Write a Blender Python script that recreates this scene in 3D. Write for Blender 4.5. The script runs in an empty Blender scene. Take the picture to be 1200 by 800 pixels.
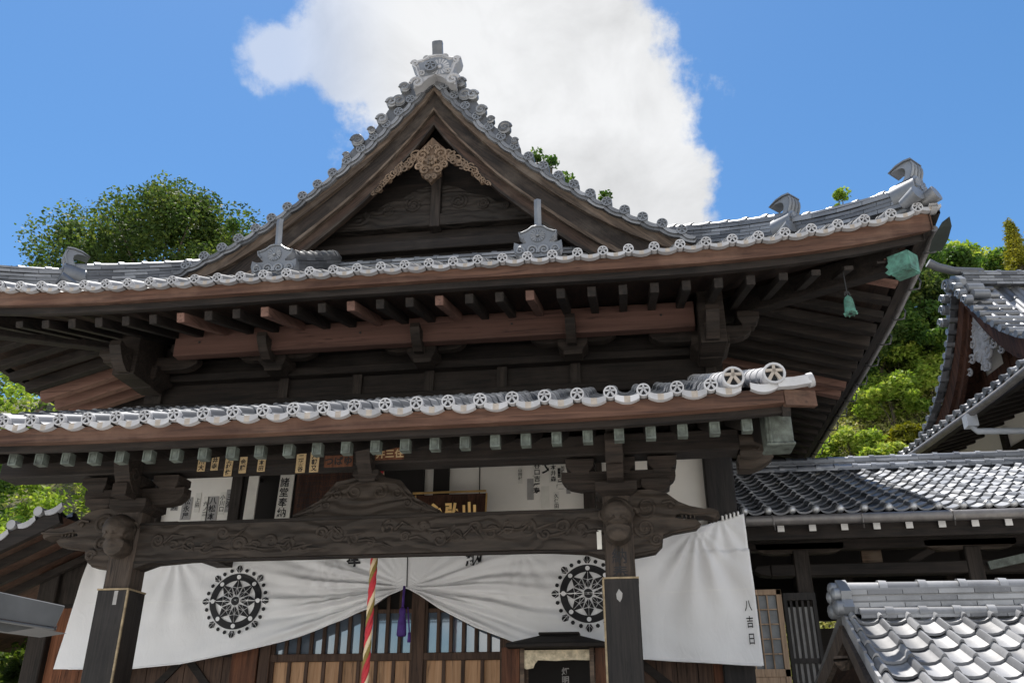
import bpy, math, random
import numpy as np
from math import sin, cos, pi, sqrt, radians, atan2
from mathutils import Vector, Matrix, noise as mnoise
random.seed(7)
RNG = np.random.default_rng(11)
SC = bpy.context.scene
COL = SC.collection
V = Vector

# ------------------------------------------------------------------ camera, sky, sun, exposure
cam_d = bpy.data.cameras.new('camera'); cam = bpy.data.objects.new('camera', cam_d); COL.objects.link(cam)
cam.location = (0, 0, 1.6)
cam.rotation_euler = (radians(90 + 24.7), 0, radians(7.7))
cam_d.sensor_width = 36; cam_d.lens = 1009 / 1200 * 36
cam_d.clip_start = 0.05; cam_d.clip_end = 5000
SC.camera = cam
SUN_DIR = V((0.13, -0.27, -1.0)).normalized()
sun_d = bpy.data.lights.new('sun', 'SUN'); sun = bpy.data.objects.new('sun', sun_d); COL.objects.link(sun)
sun_d.energy = 4.6; sun_d.angle = radians(0.5); sun_d.color = (1.0, 0.95, 0.88)
sun.rotation_euler = SUN_DIR.to_track_quat('-Z', 'Y').to_euler()
sun.location = (-5, -15, 40)
SC.view_settings.view_transform = 'Standard'; SC.view_settings.look = 'None'
SC.view_settings.exposure = 1.0; SC.view_settings.gamma = 1.0; SC.view_settings.use_curve_mapping = False
SC.cycles.max_bounces = 7; SC.cycles.diffuse_bounces = 4; SC.cycles.glossy_bounces = 3; SC.cycles.transparent_max_bounces = 6
SC.cycles.use_denoising = True

def build_world():
    w = bpy.data.worlds.new('World'); SC.world = w; w.use_nodes = True
    nt = w.node_tree; N = nt.nodes; Lk = nt.links; N.clear()
    out = N.new('ShaderNodeOutputWorld'); bg = N.new('ShaderNodeBackground'); bg.inputs[1].default_value = 0.105
    Lk.new(bg.outputs[0], out.inputs[0])
    sky = N.new('ShaderNodeTexSky'); sky.sky_type = 'NISHITA'; sky.sun_disc = False
    s = -SUN_DIR
    sky.sun_elevation = math.asin(s.z); sky.sun_rotation = atan2(s.x, s.y)
    sky.air_density = 1.0; sky.dust_density = 0.25; sky.ozone_density = 3.0; sky.altitude = 100
    tc = N.new('ShaderNodeTexCoord')
    def m(op, a, b=None, c=None):
        n = N.new('ShaderNodeMath'); n.operation = op
        for i, x in enumerate((a, b, c)):
            if x is None: continue
            if isinstance(x, (int, float)): n.inputs[i].default_value = x
            else: Lk.new(x, n.inputs[i])
        return n.outputs[0]
    def dot(v):
        n = N.new('ShaderNodeVectorMath'); n.operation = 'DOT_PRODUCT'
        Lk.new(tc.outputs['Generated'], n.inputs[0]); n.inputs[1].default_value = v; return n.outputs['Value']
    # the cloud sits over a fixed heading and elevation of the sky dome; a tangent frame there
    c = V((-0.134 * 0.731, 0.991 * 0.731, 0.682)).normalized()
    ex = c.cross(V((0, 0, 1))).normalized(); ey = ex.cross(c).normalized()
    dc = m('MAXIMUM', dot(c), 0.05)
    a = m('DIVIDE', dot(ex), dc); b = m('DIVIDE', dot(ey), dc)
    cmb = N.new('ShaderNodeCombineXYZ'); Lk.new(a, cmb.inputs[0]); Lk.new(b, cmb.inputs[1])
    def noise(scale, det, rough, off=0.0, dist=0.0):
        mp = N.new('ShaderNodeMapping'); Lk.new(cmb.outputs[0], mp.inputs[0]); mp.inputs['Location'].default_value = (off, off * 0.7, off * .3)
        n = N.new('ShaderNodeTexNoise'); n.inputs['Scale'].default_value = scale; n.inputs['Detail'].default_value = det
        n.inputs['Roughness'].default_value = rough; n.inputs['Distortion'].default_value = dist
        Lk.new(mp.outputs[0], n.inputs['Vector']); return n.outputs['Fac']
    nbig = noise(5.0, 10, 0.60, 3.1, 0.15); nfine = noise(17.0, 9, 0.62, 8.3, 0.1)
    # lobes of the cloud: centre, radii, weight
    lobes = [(-.01, 0, .22, .15), (.07, -.06, .16, .15), (.10, -.13, .13, .12), (-.14, .015, .13, .085), (-.25, .0, .10, .075), (-.02, .13, .15, .14), (-.01, -.13, .17, .11)]
    f = None
    for (cx, cy, rx, ry) in lobes:
        dx = m('DIVIDE', m('SUBTRACT', a, cx), rx); dy = m('DIVIDE', m('SUBTRACT', b, cy), ry)
        r = m('SQRT', m('ADD', m('MULTIPLY', dx, dx), m('MULTIPLY', dy, dy)))
        g = m('SUBTRACT', 1.0, r)
        if cx < -.2: g = m('SUBTRACT', g, 0.42)
        f = g if f is None else m('MAXIMUM', f, g)
    f = m('ADD', f, m('MULTIPLY', m('SUBTRACT', nbig, 0.5), 1.15))
    f = m('ADD', f, m('MULTIPLY', m('SUBTRACT', nfine, 0.5), 0.75))
    # a soft side to the left, a crisper one to the right
    soft = N.new('ShaderNodeMapRange'); soft.interpolation_type = 'SMOOTHSTEP'
    Lk.new(f, soft.inputs[0]); soft.inputs[1].default_value = -0.03; soft.inputs[2].default_value = 0.24
    thin = N.new('ShaderNodeMapRange'); thin.interpolation_type = 'SMOOTHSTEP'; Lk.new(a, thin.inputs[0])
    thin.inputs[1].default_value = -.26; thin.inputs[2].default_value = -.10; thin.inputs[3].default_value = .55; thin.inputs[4].default_value = 1
    dens = m('MULTIPLY', soft.outputs[0], thin.outputs[0])
    nsh = noise(7.5, 8, 0.60, 1.7, .4)
    shade = m('ADD', 0.87, m('MULTIPLY', m('SUBTRACT', nsh, 0.5), 0.62))
    shade = m('ADD', shade, m('MULTIPLY', m('SUBTRACT', 0.0, m('MULTIPLY', a, 0.5)), 0.6))
    shade = m('MINIMUM', shade, 0.93)
    col = N.new('ShaderNodeCombineXYZ')
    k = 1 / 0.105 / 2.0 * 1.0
    for i, t in enumerate((0.975, 0.985, 1.0)):
        Lk.new(m('MULTIPLY', shade, t * k), col.inputs[i])
    # added bright cloud field away from this one, out of view, for fill light
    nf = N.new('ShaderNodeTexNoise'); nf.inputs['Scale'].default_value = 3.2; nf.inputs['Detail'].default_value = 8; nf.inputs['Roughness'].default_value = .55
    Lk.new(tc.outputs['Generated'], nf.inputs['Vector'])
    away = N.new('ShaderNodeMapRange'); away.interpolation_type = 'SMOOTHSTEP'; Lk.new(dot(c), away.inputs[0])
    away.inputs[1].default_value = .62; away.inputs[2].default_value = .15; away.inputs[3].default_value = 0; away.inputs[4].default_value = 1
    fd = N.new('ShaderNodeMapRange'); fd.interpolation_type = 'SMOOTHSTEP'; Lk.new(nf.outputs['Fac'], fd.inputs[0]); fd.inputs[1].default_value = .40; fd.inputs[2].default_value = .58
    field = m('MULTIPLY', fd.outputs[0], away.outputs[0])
    mix = N.new('ShaderNodeMix'); mix.data_type = 'RGBA'
    hs = N.new('ShaderNodeHueSaturation'); hs.inputs['Hue'].default_value = 0.496; hs.inputs['Saturation'].default_value = 1.20; hs.inputs['Value'].default_value = 0.80
    Lk.new(sky.outputs[0], hs.inputs['Color'])
    Lk.new(dens, mix.inputs[0]); Lk.new(hs.outputs[0], mix.inputs[6]); Lk.new(col.outputs[0], mix.inputs[7])
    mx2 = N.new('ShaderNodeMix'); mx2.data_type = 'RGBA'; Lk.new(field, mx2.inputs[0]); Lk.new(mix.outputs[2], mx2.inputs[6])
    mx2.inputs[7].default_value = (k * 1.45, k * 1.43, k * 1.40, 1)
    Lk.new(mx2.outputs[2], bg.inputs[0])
build_world()

# ------------------------------------------------------------------ mesh builder
class MB:
    def __init__(s): s.v = []; s.f = []; s.m = []; s.mi = 0
    def _f(s, *idx): s.f.append(idx); s.m.append(s.mi)
    def box(s, c, d, R=None):
        b = len(s.v); c = V(c)
        for z in (-.5, .5):
            for x, y in ((-.5, -.5), (.5, -.5), (.5, .5), (-.5, .5)):
                p = V((x * d[0], y * d[1], z * d[2]))
                s.v.append(c + (R @ p if R else p))
        for q in ((3, 2, 1, 0), (4, 5, 6, 7), (0, 1, 5, 4), (1, 2, 6, 5), (2, 3, 7, 6), (3, 0, 4, 7)): s._f(*[b + i for i in q])
        return s
    def b2(s, x0, x1, y0, y1, z0, z1):
        return s.box(((x0 + x1) / 2, (y0 + y1) / 2, (z0 + z1) / 2), (abs(x1 - x0), abs(y1 - y0), abs(z1 - z0)))
    def beam(s, p0, p1, w, h, w1=None, h1=None, up=(0, 0, 1)):
        p0 = V(p0); p1 = V(p1); d = (p1 - p0).normalized(); r = d.cross(V(up)).normalized(); u = r.cross(d)
        b = len(s.v)
        for p, ww, hh in ((p0, w, h), (p1, w1 or w, h1 or h)):
            for x, y in ((-.5, -.5), (.5, -.5), (.5, .5), (-.5, .5)): s.v.append(p + r * x * ww + u * y * hh)
        for q in ((0, 1, 2, 3), (7, 6, 5, 4), (0, 4, 5, 1), (1, 5, 6, 2), (2, 6, 7, 3), (3, 7, 4, 0)): s._f(*[b + i for i in q])
        return s
    def sweep(s, pts, prof, ex, ey, closed=True, cap=True):
        """profile (a, b) carried along pts; ex, ey fixed axes or lists of axes"""
        b = len(s.v); n = len(prof)
        for i, p in enumerate(pts):
            X = V(ex[i] if isinstance(ex, list) else ex); Y = V(ey[i] if isinstance(ey, list) else ey)
            pr = prof[i] if isinstance(prof[0], list) else prof
            for (q, r) in pr: s.v.append(V(p) + X * q + Y * r)
        n = len(prof[0]) if isinstance(prof[0], list) else len(prof)
        for i in range(len(pts) - 1):
            for j in range(n if closed else n - 1):
                k = (j + 1) % n
                s._f(b + i * n + j, b + i * n + k, b + (i + 1) * n + k, b + (i + 1) * n + j)
        if cap and closed:
            s._f(*[b + j for j in reversed(range(n))]); s._f(*[b + (len(pts) - 1) * n + j for j in range(n)])
        return s
    def tube(s, pts, r, n=8, cap=True, flat=1.0, nrm=None):
        pts = [V(p) for p in pts]; b = len(s.v); u0 = None
        for i, p in enumerate(pts):
            d = (pts[min(i + 1, len(pts) - 1)] - pts[max(i - 1, 0)]).normalized()
            if nrm is not None: w = V(nrm); u = d.cross(w).normalized(); w = u.cross(d)
            else:
                if u0 is None: u = d.orthogonal().normalized()
                else: u = (u0 - d * u0.dot(d)).normalized()
                w = d.cross(u); u0 = u
            rr = r[i] if isinstance(r, (list, tuple)) else r
            for k in range(n):
                a = 2 * pi * k / n; s.v.append(p + u * cos(a) * rr + w * sin(a) * rr * flat)
        for i in range(len(pts) - 1):
            for k in range(n):
                j = (k + 1) % n
                s._f(b + i * n + k, b + i * n + j, b + (i + 1) * n + j, b + (i + 1) * n + k)
        if cap:
            s._f(*[b + k for k in reversed(range(n))]); s._f(*[b + (len(pts) - 1) * n + k for k in range(n)])
        return s
    def prism(s, poly, o, ex, ey, dep):
        b = len(s.v); o = V(o); ex = V(ex); ey = V(ey); dep = V(dep); n = len(poly)
        for k in (0, 1):
            for (x, y) in poly: s.v.append(o + ex * x + ey * y + dep * k)
        s._f(*[b + i for i in range(n)]); s._f(*[b + n + i for i in reversed(range(n))])
        for i in range(n):
            j = (i + 1) % n; s._f(b + j, b + i, b + n + i, b + n + j)
        return s
    def grid(s, rows):
        b = len(s.v); n = len(rows[0])
        for r in rows: s.v.extend(V(p) for p in r)
        for i in range(len(rows) - 1):
            for j in range(n - 1):
                s._f(b + i * n + j, b + i * n + j + 1, b + (i + 1) * n + j + 1, b + (i + 1) * n + j)
        return s
    def lathe(s, prof, o, axis=(0, 0, 1), n=16):
        ax = V(axis).normalized(); u = ax.orthogonal().normalized(); w = ax.cross(u); b = len(s.v)
        for (r, h) in prof:
            for k in range(n):
                a = 2 * pi * k / n; s.v.append(V(o) + ax * h + (u * cos(a) + w * sin(a)) * r)
        for i in range(len(prof) - 1):
            for k in range(n):
                j = (k + 1) % n; s._f(b + i * n + k, b + i * n + j, b + (i + 1) * n + j, b + (i + 1) * n + k)
        s._f(*[b + k for k in reversed(range(n))]); s._f(*[b + (len(prof) - 1) * n + k for k in range(n)])
        return s
    def spiral(s, c, R, turns, r, ex, ey, a0=0.0, sgn=1, n=18, flat=0.6, r1=None):
        ex = V(ex); ey = V(ey); nr = ex.cross(ey); pts = []; rr = []
        for i in range(n + 1):
            t = i / n; a = a0 + sgn * turns * 2 * pi * t; q = R * (1 - 0.86 * t)
            pts.append(V(c) + ex * cos(a) * q + ey * sin(a) * q); rr.append(r + ((r1 or r * .6) - r) * t)
        return s.tube(pts, rr, 6, True, flat, nr)
    def add(s, o, M=None):
        b = len(s.v); s.v.extend((M @ p if M else p.copy()) for p in o.v)
        s.f.extend(tuple(b + i for i in f) for f in o.f); s.m.extend(o.m); return s

WLOC = {}
ROOTS = []
def tag(o, label, cat, group=None, kind=None):
    if label: o['label'] = label
    if cat: o['category'] = cat
    if group: o['group'] = group
    if kind: o['kind'] = kind
    return o
def root(name, label, cat, loc, group=None):
    o = bpy.data.objects.new(name, None); COL.objects.link(o); o.location = loc; o.empty_display_size = .2
    WLOC[o] = V(loc); return tag(o, label, cat, group)
def mk(name, mb, mats, parent=None, smooth=False, bevel=0, label=None, origin=None, smooth_angle=None):
    if not isinstance(mats, (list, tuple)): mats = [mats]
    me = bpy.data.meshes.new(name)
    vs = mb.v
    if origin is None:
        a = np.array([(p.x, p.y, p.z) for p in vs]); lo = a.min(0); hi = a.max(0)
        origin = V(((lo[0] + hi[0]) / 2, (lo[1] + hi[1]) / 2, (lo[2] if parent is None else (lo[2] + hi[2]) / 2)))
    else: origin = V(origin)
    me.from_pydata([p - origin for p in vs], [], mb.f)
    for m_ in mats: me.materials.append(m_)
    if any(mb.m): me.polygons.foreach_set('material_index', mb.m)
    if smooth or smooth_angle:
        me.polygons.foreach_set('use_smooth', [True] * len(me.polygons))
        if smooth_angle: me.set_sharp_from_angle(angle=radians(smooth_angle))
    me.update()
    o = bpy.data.objects.new(name, me); COL.objects.link(o)
    WLOC[o] = origin.copy()
    if parent is not None:
        o.parent = parent; o.location = origin - WLOC[parent]
    else: o.location = origin
    if bevel:
        bm = o.modifiers.new('edge', 'BEVEL'); bm.width = bevel; bm.segments = 1; bm.limit_method = 'ANGLE'; bm.angle_limit = radians(40)
    if label: o['label'] = label
    return o
def cp(src, parent, wloc, scale=None, rot=None, mat=None, name=None):
    o = src.copy(); COL.objects.link(o); o.parent = parent; WLOC[o] = V(wloc)
    if parent is not None: o.location = V(wloc) - WLOC[parent]
    else: o.location = wloc
    if scale: o.scale = (scale,) * 3
    if rot: o.rotation_euler = rot
    return o
DG = None
def text_mb(body, size, o, ex, ey, bold=0.0, vertical=False, gap=1.04, extr=0.0):
    """lettering as flat glyph meshes laid on the plane o + ex, ey"""
    out = MB(); chars = list(body)
    cu = bpy.data.curves.new('glyph', 'FONT'); cu.size = size; cu.offset = bold * size; cu.resolution_u = 3; cu.align_x = 'CENTER'
    ob = bpy.data.objects.new('glyph', cu); COL.objects.link(ob)
    ex = V(ex); ey = V(ey); o = V(o)
    for i, ch in enumerate(chars):
        if ch == ' ': continue
        cu.body = ch
        dg = bpy.context.evaluated_depsgraph_get(); dg.update()
        me = bpy.data.meshes.new_from_object(ob.evaluated_get(dg))
        off = -ey * (i * size * gap) if vertical else ex * (i * size * gap)
        b = len(out.v)
        for p in me.vertices: out.v.append(o + off + ex * p.co.x + ey * (p.co.y - size * .36))
        for p in me.polygons: out._f(*[b + k for k in p.vertices])
        bpy.data.meshes.remove(me)
    bpy.data.objects.remove(ob); bpy.data.curves.remove(cu)
    return out

# ------------------------------------------------------------------ materials
def newmat(name):
    m_ = bpy.data.materials.new(name); m_.use_nodes = True; nt = m_.node_tree
    return m_, nt, nt.nodes, nt.links, nt.nodes['Principled BSDF']
def ramp(N, cols):
    r = N.new('ShaderNodeValToRGB'); e = r.color_ramp.elements
    while len(e) < len(cols): e.new(0.5)
    for i, (p, c) in enumerate(cols): e[i].position = p; e[i].color = (*c, 1)
    return r
def coords(N, L, scale, jitter=True, tilt=0):
    tc = N.new('ShaderNodeTexCoord'); mp = N.new('ShaderNodeMapping'); mp.inputs['Scale'].default_value = scale
    if tilt:
        m0 = N.new('ShaderNodeMapping'); m0.inputs['Rotation'].default_value = (0, tilt, 0); L.new(tc.outputs['Object'], m0.inputs[0]); L.new(m0.outputs[0], mp.inputs[0]); return mp.outputs[0]
    if jitter:
        oi = N.new('ShaderNodeObjectInfo'); ad = N.new('ShaderNodeVectorMath'); ad.operation = 'ADD'
        sc = N.new('ShaderNodeMath'); sc.operation = 'MULTIPLY'; sc.inputs[1].default_value = 37.0; L.new(oi.outputs['Random'], sc.inputs[0])
        L.new(tc.outputs['Object'], ad.inputs[0]); L.new(sc.outputs[0], ad.inputs[1]); L.new(ad.outputs[0], mp.inputs[0])
    else: L.new(tc.outputs['Object'], mp.inputs[0])
    return mp.outputs[0]
def noise_t(N, L, vec, scale, det=6, rough=.6, dist=0.0):
    n = N.new('ShaderNodeTexNoise'); n.inputs['Scale'].default_value = scale; n.inputs['Detail'].default_value = det
    n.inputs['Roughness'].default_value = rough; n.inputs['Distortion'].default_value = dist; L.new(vec, n.inputs['Vector']); return n.outputs['Fac']
def bump(N, L, h, bs, st=.3, d=.02):
    b = N.new('ShaderNodeBump'); b.inputs['Strength'].default_value = st; b.inputs['Distance'].default_value = d
    L.new(h, b.inputs['Height']); L.new(b.outputs[0], bs.inputs['Normal'])
def mixc(N, L, f, a, b, mode='MIX'):
    n = N.new('ShaderNodeMix'); n.data_type = 'RGBA'; n.blend_type = mode
    for i, x in ((0, f), (6, a), (7, b)):
        if isinstance(x, (int, float)): n.inputs[i].default_value = x
        elif isinstance(x, tuple): n.inputs[i].default_value = (*x, 1)
        else: L.new(x, n.inputs[i])
    return n.outputs[2]
def wood(name, c0, c1, axis='X', rough=.75, grain=22, weather=None, wamt=.35, bst=.35, tilt=0):
    m_, nt, N, L, bs = newmat(name)
    sc = {'X': (.06, 1, 1), 'Y': (1, .06, 1), 'Z': (1, 1, .06)}[axis]
    v = coords(N, L, sc, tilt=tilt); g = noise_t(N, L, v, grain, 7, .65, 1.2)
    big = noise_t(N, L, coords(N, L, (1, 1, 1)), 1.7, 5, .6)
    r = ramp(N, [(.36, c0), (.66, c1)]); L.new(g, r.inputs[0])
    col = r.outputs[0]
    fine = noise_t(N, L, v, grain * 3.1, 4, .6, .6); cr = ramp(N, [(.30, (.25, .25, .25)), (.44, (1, 1, 1))]); L.new(fine, cr.inputs[0])
    col = mixc(N, L, .8, col, cr.outputs[0], 'MULTIPLY')
    lo = ramp(N, [(.30, (.55, .55, .55)), (.62, (1.15, 1.12, 1.1))]); L.new(noise_t(N, L, v, grain * .28, 3, .5, .5), lo.inputs[0])
    col = mixc(N, L, .75, col, lo.outputs[0], 'MULTIPLY')
    if weather:
        w = ramp(N, [(.5, (0, 0, 0)), (.72, (1, 1, 1))]); L.new(big, w.inputs[0])
        k = N.new('ShaderNodeMath'); k.operation = 'MULTIPLY'; k.inputs[1].default_value = wamt; L.new(w.outputs[0], k.inputs[0])
        col = mixc(N, L, k.outputs[0], col, weather)
    L.new(col, bs.inputs['Base Color']); bs.inputs['Roughness'].default_value = rough
    bs.inputs['Specular IOR Level'].default_value = .3
    bump(N, L, g, bs, bst, .012); return m_
def tile(name, c0, c1, c2, rough=.42, spec=.6, lichen=.25, metal=.55):
    m_, nt, N, L, bs = newmat(name)
    geo = N.new('ShaderNodeNewGeometry')
    r = ramp(N, [(0, c0), (.5, c1), (1, c2)]); L.new(geo.outputs['Random Per Island'], r.inputs[0])
    v = coords(N, L, (1, 1, 1)); n1 = noise_t(N, L, v, 3.2, 8, .68); n2 = noise_t(N, L, v, 28, 5, .65)
    st = ramp(N, [(.42, (0, 0, 0)), (.75, (1, 1, 1))]); L.new(n1, st.inputs[0])
    k = N.new('ShaderNodeMath'); k.operation = 'MULTIPLY'; k.inputs[1].default_value = lichen; L.new(st.outputs[0], k.inputs[0])
    col = mixc(N, L, k.outputs[0], r.outputs[0], tuple(x * .42 for x in c0))
    sp = ramp(N, [(.62, (0, 0, 0)), (.74, (1, 1, 1))]); L.new(n2, sp.inputs[0])
    k2 = N.new('ShaderNodeMath'); k2.operation = 'MULTIPLY'; k2.inputs[1].default_value = .35; L.new(sp.outputs[0], k2.inputs[0])
    col = mixc(N, L, k2.outputs[0], col, tuple(min(1, x * 1.35) for x in c2))
    L.new(col, bs.inputs['Base Color'])
    rr = N.new('ShaderNodeMapRange'); L.new(n1, rr.inputs[0]); rr.inputs[3].default_value = rough - .1; rr.inputs[4].default_value = rough + .2
    L.new(rr.outputs[0], bs.inputs['Roughness']); bs.inputs['Specular IOR Level'].default_value = spec; bs.inputs['Metallic'].default_value = metal
    bump(N, L, n2, bs, .18, .006); return m_
def plain(name, c, rough=.6, var=.2, scale=6, metal=0, spec=.4, bst=.15, c2=None):
    m_, nt, N, L, bs = newmat(name)
    v = coords(N, L, (1, 1, 1)); n = noise_t(N, L, v, scale, 8, .65)
    r = ramp(N, [(.3, tuple(x * (1 - var) for x in c)), (.7, c2 or tuple(min(1, x * (1 + var)) for x in c))]); L.new(n, r.inputs[0])
    L.new(r.outputs[0], bs.inputs['Base Color']); bs.inputs['Roughness'].default_value = rough
    bs.inputs['Metallic'].default_value = metal; bs.inputs['Specular IOR Level'].default_value = spec
    if bst: bump(N, L, n, bs, bst, .01)
    return m_
def carved(name, c0, c1, scale=5.5):
    """old dark wood with shallow swirling relief"""
    m_, nt, N, L, bs = newmat(name)
    v = coords(N, L, (.75, 1, 1.3)); w = N.new('ShaderNodeTexWave'); w.wave_type = 'RINGS'; w.inputs['Scale'].default_value = scale * .55
    w.inputs['Distortion'].default_value = 9; w.inputs['Detail'].default_value = 1.2; w.inputs['Detail Scale'].default_value = 1.3; L.new(v, w.inputs[0])
    g = noise_t(N, L, coords(N, L, (.1, 1, 1)), 26, 6, .65)
    big = noise_t(N, L, v, 2.2, 5, .6)
    r = ramp(N, [(.3, c0), (.7, c1)]); L.new(g, r.inputs[0])
    k = ramp(N, [(.45, (0, 0, 0)), (.75, (1, 1, 1))]); L.new(big, k.inputs[0])
    kk = N.new('ShaderNodeMath'); kk.operation = 'MULTIPLY'; kk.inputs[1].default_value = .4; L.new(k.outputs[0], kk.inputs[0])
    L.new(mixc(N, L, kk.outputs[0], r.outputs[0], tuple(x * 1.9 for x in c1)), bs.inputs['Base Color'])
    bs.inputs['Roughness'].default_value = .72; bs.inputs['Specular IOR Level'].default_value = .3
    sm = N.new('ShaderNodeMath'); sm.operation = 'ADD'; q = N.new('ShaderNodeMath'); q.operation = 'MULTIPLY'; q.inputs[1].default_value = .35
    L.new(g, q.inputs[0]); L.new(w.outputs['Fac'], sm.inputs[0]); L.new(q.outputs[0], sm.inputs[1])
    bump(N, L, sm.outputs[0], bs, .5, .03); return m_
def leafmat(name, dark, mid, light, trans=.35):
    m_, nt, N, L, bs = newmat(name)
    geo = N.new('ShaderNodeNewGeometry'); r = ramp(N, [(0, dark), (.55, mid), (1, light)])
    big = noise_t(N, L, coords(N, L, (1, 1, 1)), .9, 3, .5)
    ad = N.new('ShaderNodeMath'); ad.operation = 'MULTIPLY_ADD'; ad.inputs[1].default_value = .6
    L.new(geo.outputs['Random Per Island'], ad.inputs[0])
    b2 = N.new('ShaderNodeMath'); b2.operation = 'MULTIPLY_ADD'; b2.inputs[1].default_value = 1.3; b2.inputs[2].default_value = -.45; L.new(big, b2.inputs[0])
    L.new(b2.outputs[0], ad.inputs[2]); L.new(ad.outputs[0], r.inputs[0])
    L.new(r.outputs[0], bs.inputs['Base Color']); bs.inputs['Roughness'].default_value = .6; bs.inputs['Specular IOR Level'].default_value = .16
    tr = N.new('ShaderNodeBsdfTranslucent'); ms = N.new('ShaderNodeMixShader'); ms.inputs[0].default_value = trans
    hs = N.new('ShaderNodeHueSaturation'); hs.inputs['Value'].default_value = 1.3; hs.inputs['Saturation'].default_value = 1.1; L.new(r.outputs[0], hs.inputs['Color']); L.new(hs.outputs[0], tr.inputs[0])
    L.new(bs.outputs[0], ms.inputs[1]); L.new(tr.outputs[0], ms.inputs[2]); L.new(ms.outputs[0], N['Material Output'].inputs[0]); return m_

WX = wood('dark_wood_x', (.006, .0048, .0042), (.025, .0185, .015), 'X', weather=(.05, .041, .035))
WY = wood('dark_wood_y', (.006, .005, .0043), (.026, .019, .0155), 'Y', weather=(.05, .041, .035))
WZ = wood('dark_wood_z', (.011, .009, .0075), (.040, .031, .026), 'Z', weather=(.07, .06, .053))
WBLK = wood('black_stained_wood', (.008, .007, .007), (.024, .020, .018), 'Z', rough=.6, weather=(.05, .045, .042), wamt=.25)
FASC = wood('brown_fascia_wood', (.050, .024, .016), (.125, .066, .044), 'X', grain=16, weather=(.22, .14, .10), wamt=.4)
PINK = wood('renewed_pinkish_beam', (.105, .055, .043), (.15, .082, .065), 'X', grain=9, bst=.1)
PINKY = wood('renewed_pinkish_rafter', (.15, .082, .063), (.21, .122, .096), 'Y', grain=9, bst=.1)
PINKX = wood('renewed_pinkish_side_rafter', (.13, .070, .054), (.18, .104, .082), 'X', grain=9, bst=.1)
WEATH = wood('weathered_barge_wood', (.045, .030, .021), (.17, .115, .078), 'X', grain=18, weather=(.25, .20, .155), wamt=.55, bst=.6)
DKBROWN = wood('dark_brown_boards', (.030, .013, .008), (.095, .042, .026), 'Z', grain=14)
RUSTW = wood('reddish_brown_boards', (.07, .026, .013), (.17, .068, .034), 'Z', grain=14, weather=(.05, .03, .02), wamt=.5)
BARGES = {}
for sg, a in ((1, radians(-42)), (-1, radians(42))):
    BARGES[sg] = (wood('weathered_verge_wood', (.025, .018, .013), (.13, .095, .07), 'X', grain=20, weather=(.22, .18, .145), wamt=.5, bst=.7, tilt=a),
                  wood('barge_wood', (.008, .006, .005), (.036, .026, .020), 'X', grain=18, weather=(.11, .09, .072), wamt=.45, bst=.7, tilt=a),
                  wood('reddish_barge_wood', (.016, .010, .007), (.068, .041, .029), 'X', grain=18, weather=(.12, .09, .07), wamt=.5, bst=.7, tilt=a))
PANEL = wood('tan_door_board', (.36, .20, .105), (.50, .31, .18), 'Z', grain=14, bst=.12)
LATT = wood('brown_lattice_wood', (.045, .026, .018), (.095, .058, .040), 'Z', grain=20)
PALEW = wood('pale_door_wood', (.30, .21, .14), (.46, .34, .24), 'Z', grain=18)
GEG = wood('carved_pendant_wood', (.10, .07, .047), (.25, .18, .125), 'Z', grain=16, weather=(.08, .06, .045), wamt=.7)
GEGD = wood('pendant_ground_wood', (.05, .032, .02), (.16, .105, .066), 'Z', grain=16, weather=(.03, .024, .02), wamt=.6)  # darker ground carries the shade between the carved scrolls
POSTW = wood('post_wood', (.018, .014, .011), (.075, .056, .044), 'Z', weather=(.11, .09, .078), wamt=.5, bst=.5)
CARV = carved('carved_dark_wood', (.012, .0095, .008), (.042, .032, .025))
WBR = wood('bracket_wood', (.011, .0085, .007), (.042, .031, .025), 'X', weather=(.075, .06, .05), bst=.5)
REDW = wood('warm_red_boards', (.10, .038, .018), (.26, .105, .052), 'Z', grain=14, weather=(.07, .04, .025), wamt=.5)
CARVD = carved('carved_gable_wood', (.006, .005, .0042), (.026, .020, .016))
CARV2 = carved('carved_nose_wood', (.014, .011, .009), (.055, .041, .031), 4)
TILE = tile('silver_grey_roof_tile', (.09, .094, .102), (.19, .194, .202), (.30, .304, .312), lichen=.5)
TILED = tile('dark_glazed_roof_tile', (.10, .108, .12), (.16, .168, .185), (.24, .25, .27), rough=.42)
TILEW = tile('bright_eave_tile', (.30, .30, .312), (.39, .39, .402), (.47, .47, .483), rough=.6, lichen=.55, metal=.0)
STAIN = plain('stained_tile', (.32, .28, .24), .7, .25, 18, bst=0)
TILEA = tile('corridor_roof_tile', (.11, .12, .14), (.21, .22, .24), (.32, .33, .35), rough=.44, lichen=.5, metal=.7)
TILEG = tile('bright_gate_tile', (.12, .123, .132), (.235, .238, .247), (.33, .333, .342), rough=.42, spec=.6, lichen=.6, metal=.25)
TILEU = tile('grey_eave_tile', (.28, .28, .29), (.35, .35, .36), (.42, .42, .43), rough=.5, lichen=.5, metal=.1)
TILEB = tile('pale_glazed_roof_tile', (.42, .425, .435), (.52, .525, .535), (.62, .625, .635), rough=.42, spec=.7, lichen=.3, metal=.7)
RECESS = plain('shaded_tile_recess', (.012, .013, .016), .8, .4, 20)  # recess shade put into the colour, so the raised strokes stand out
ONI = tile('ornament_tile', (.16, .17, .185), (.20, .21, .225), (.25, .26, .275), rough=.42, lichen=.5)
COPPER = plain('verdigris_copper', (.045, .085, .06), .6, .5, 11, spec=.4, c2=(.11, .29, .225), bst=.4)
COPPERD = plain('dull_green_copper', (.07, .076, .064), .6, .45, 14, spec=.4, c2=(.14, .165, .145), bst=.3)
PLAST = plain('white_plaster', (.70, .67, .62), .85, .06, 2.5, bst=.05)
PAPER = plain('paper_slip', (.62, .60, .55), .8, .08, 8, bst=0)
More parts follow.
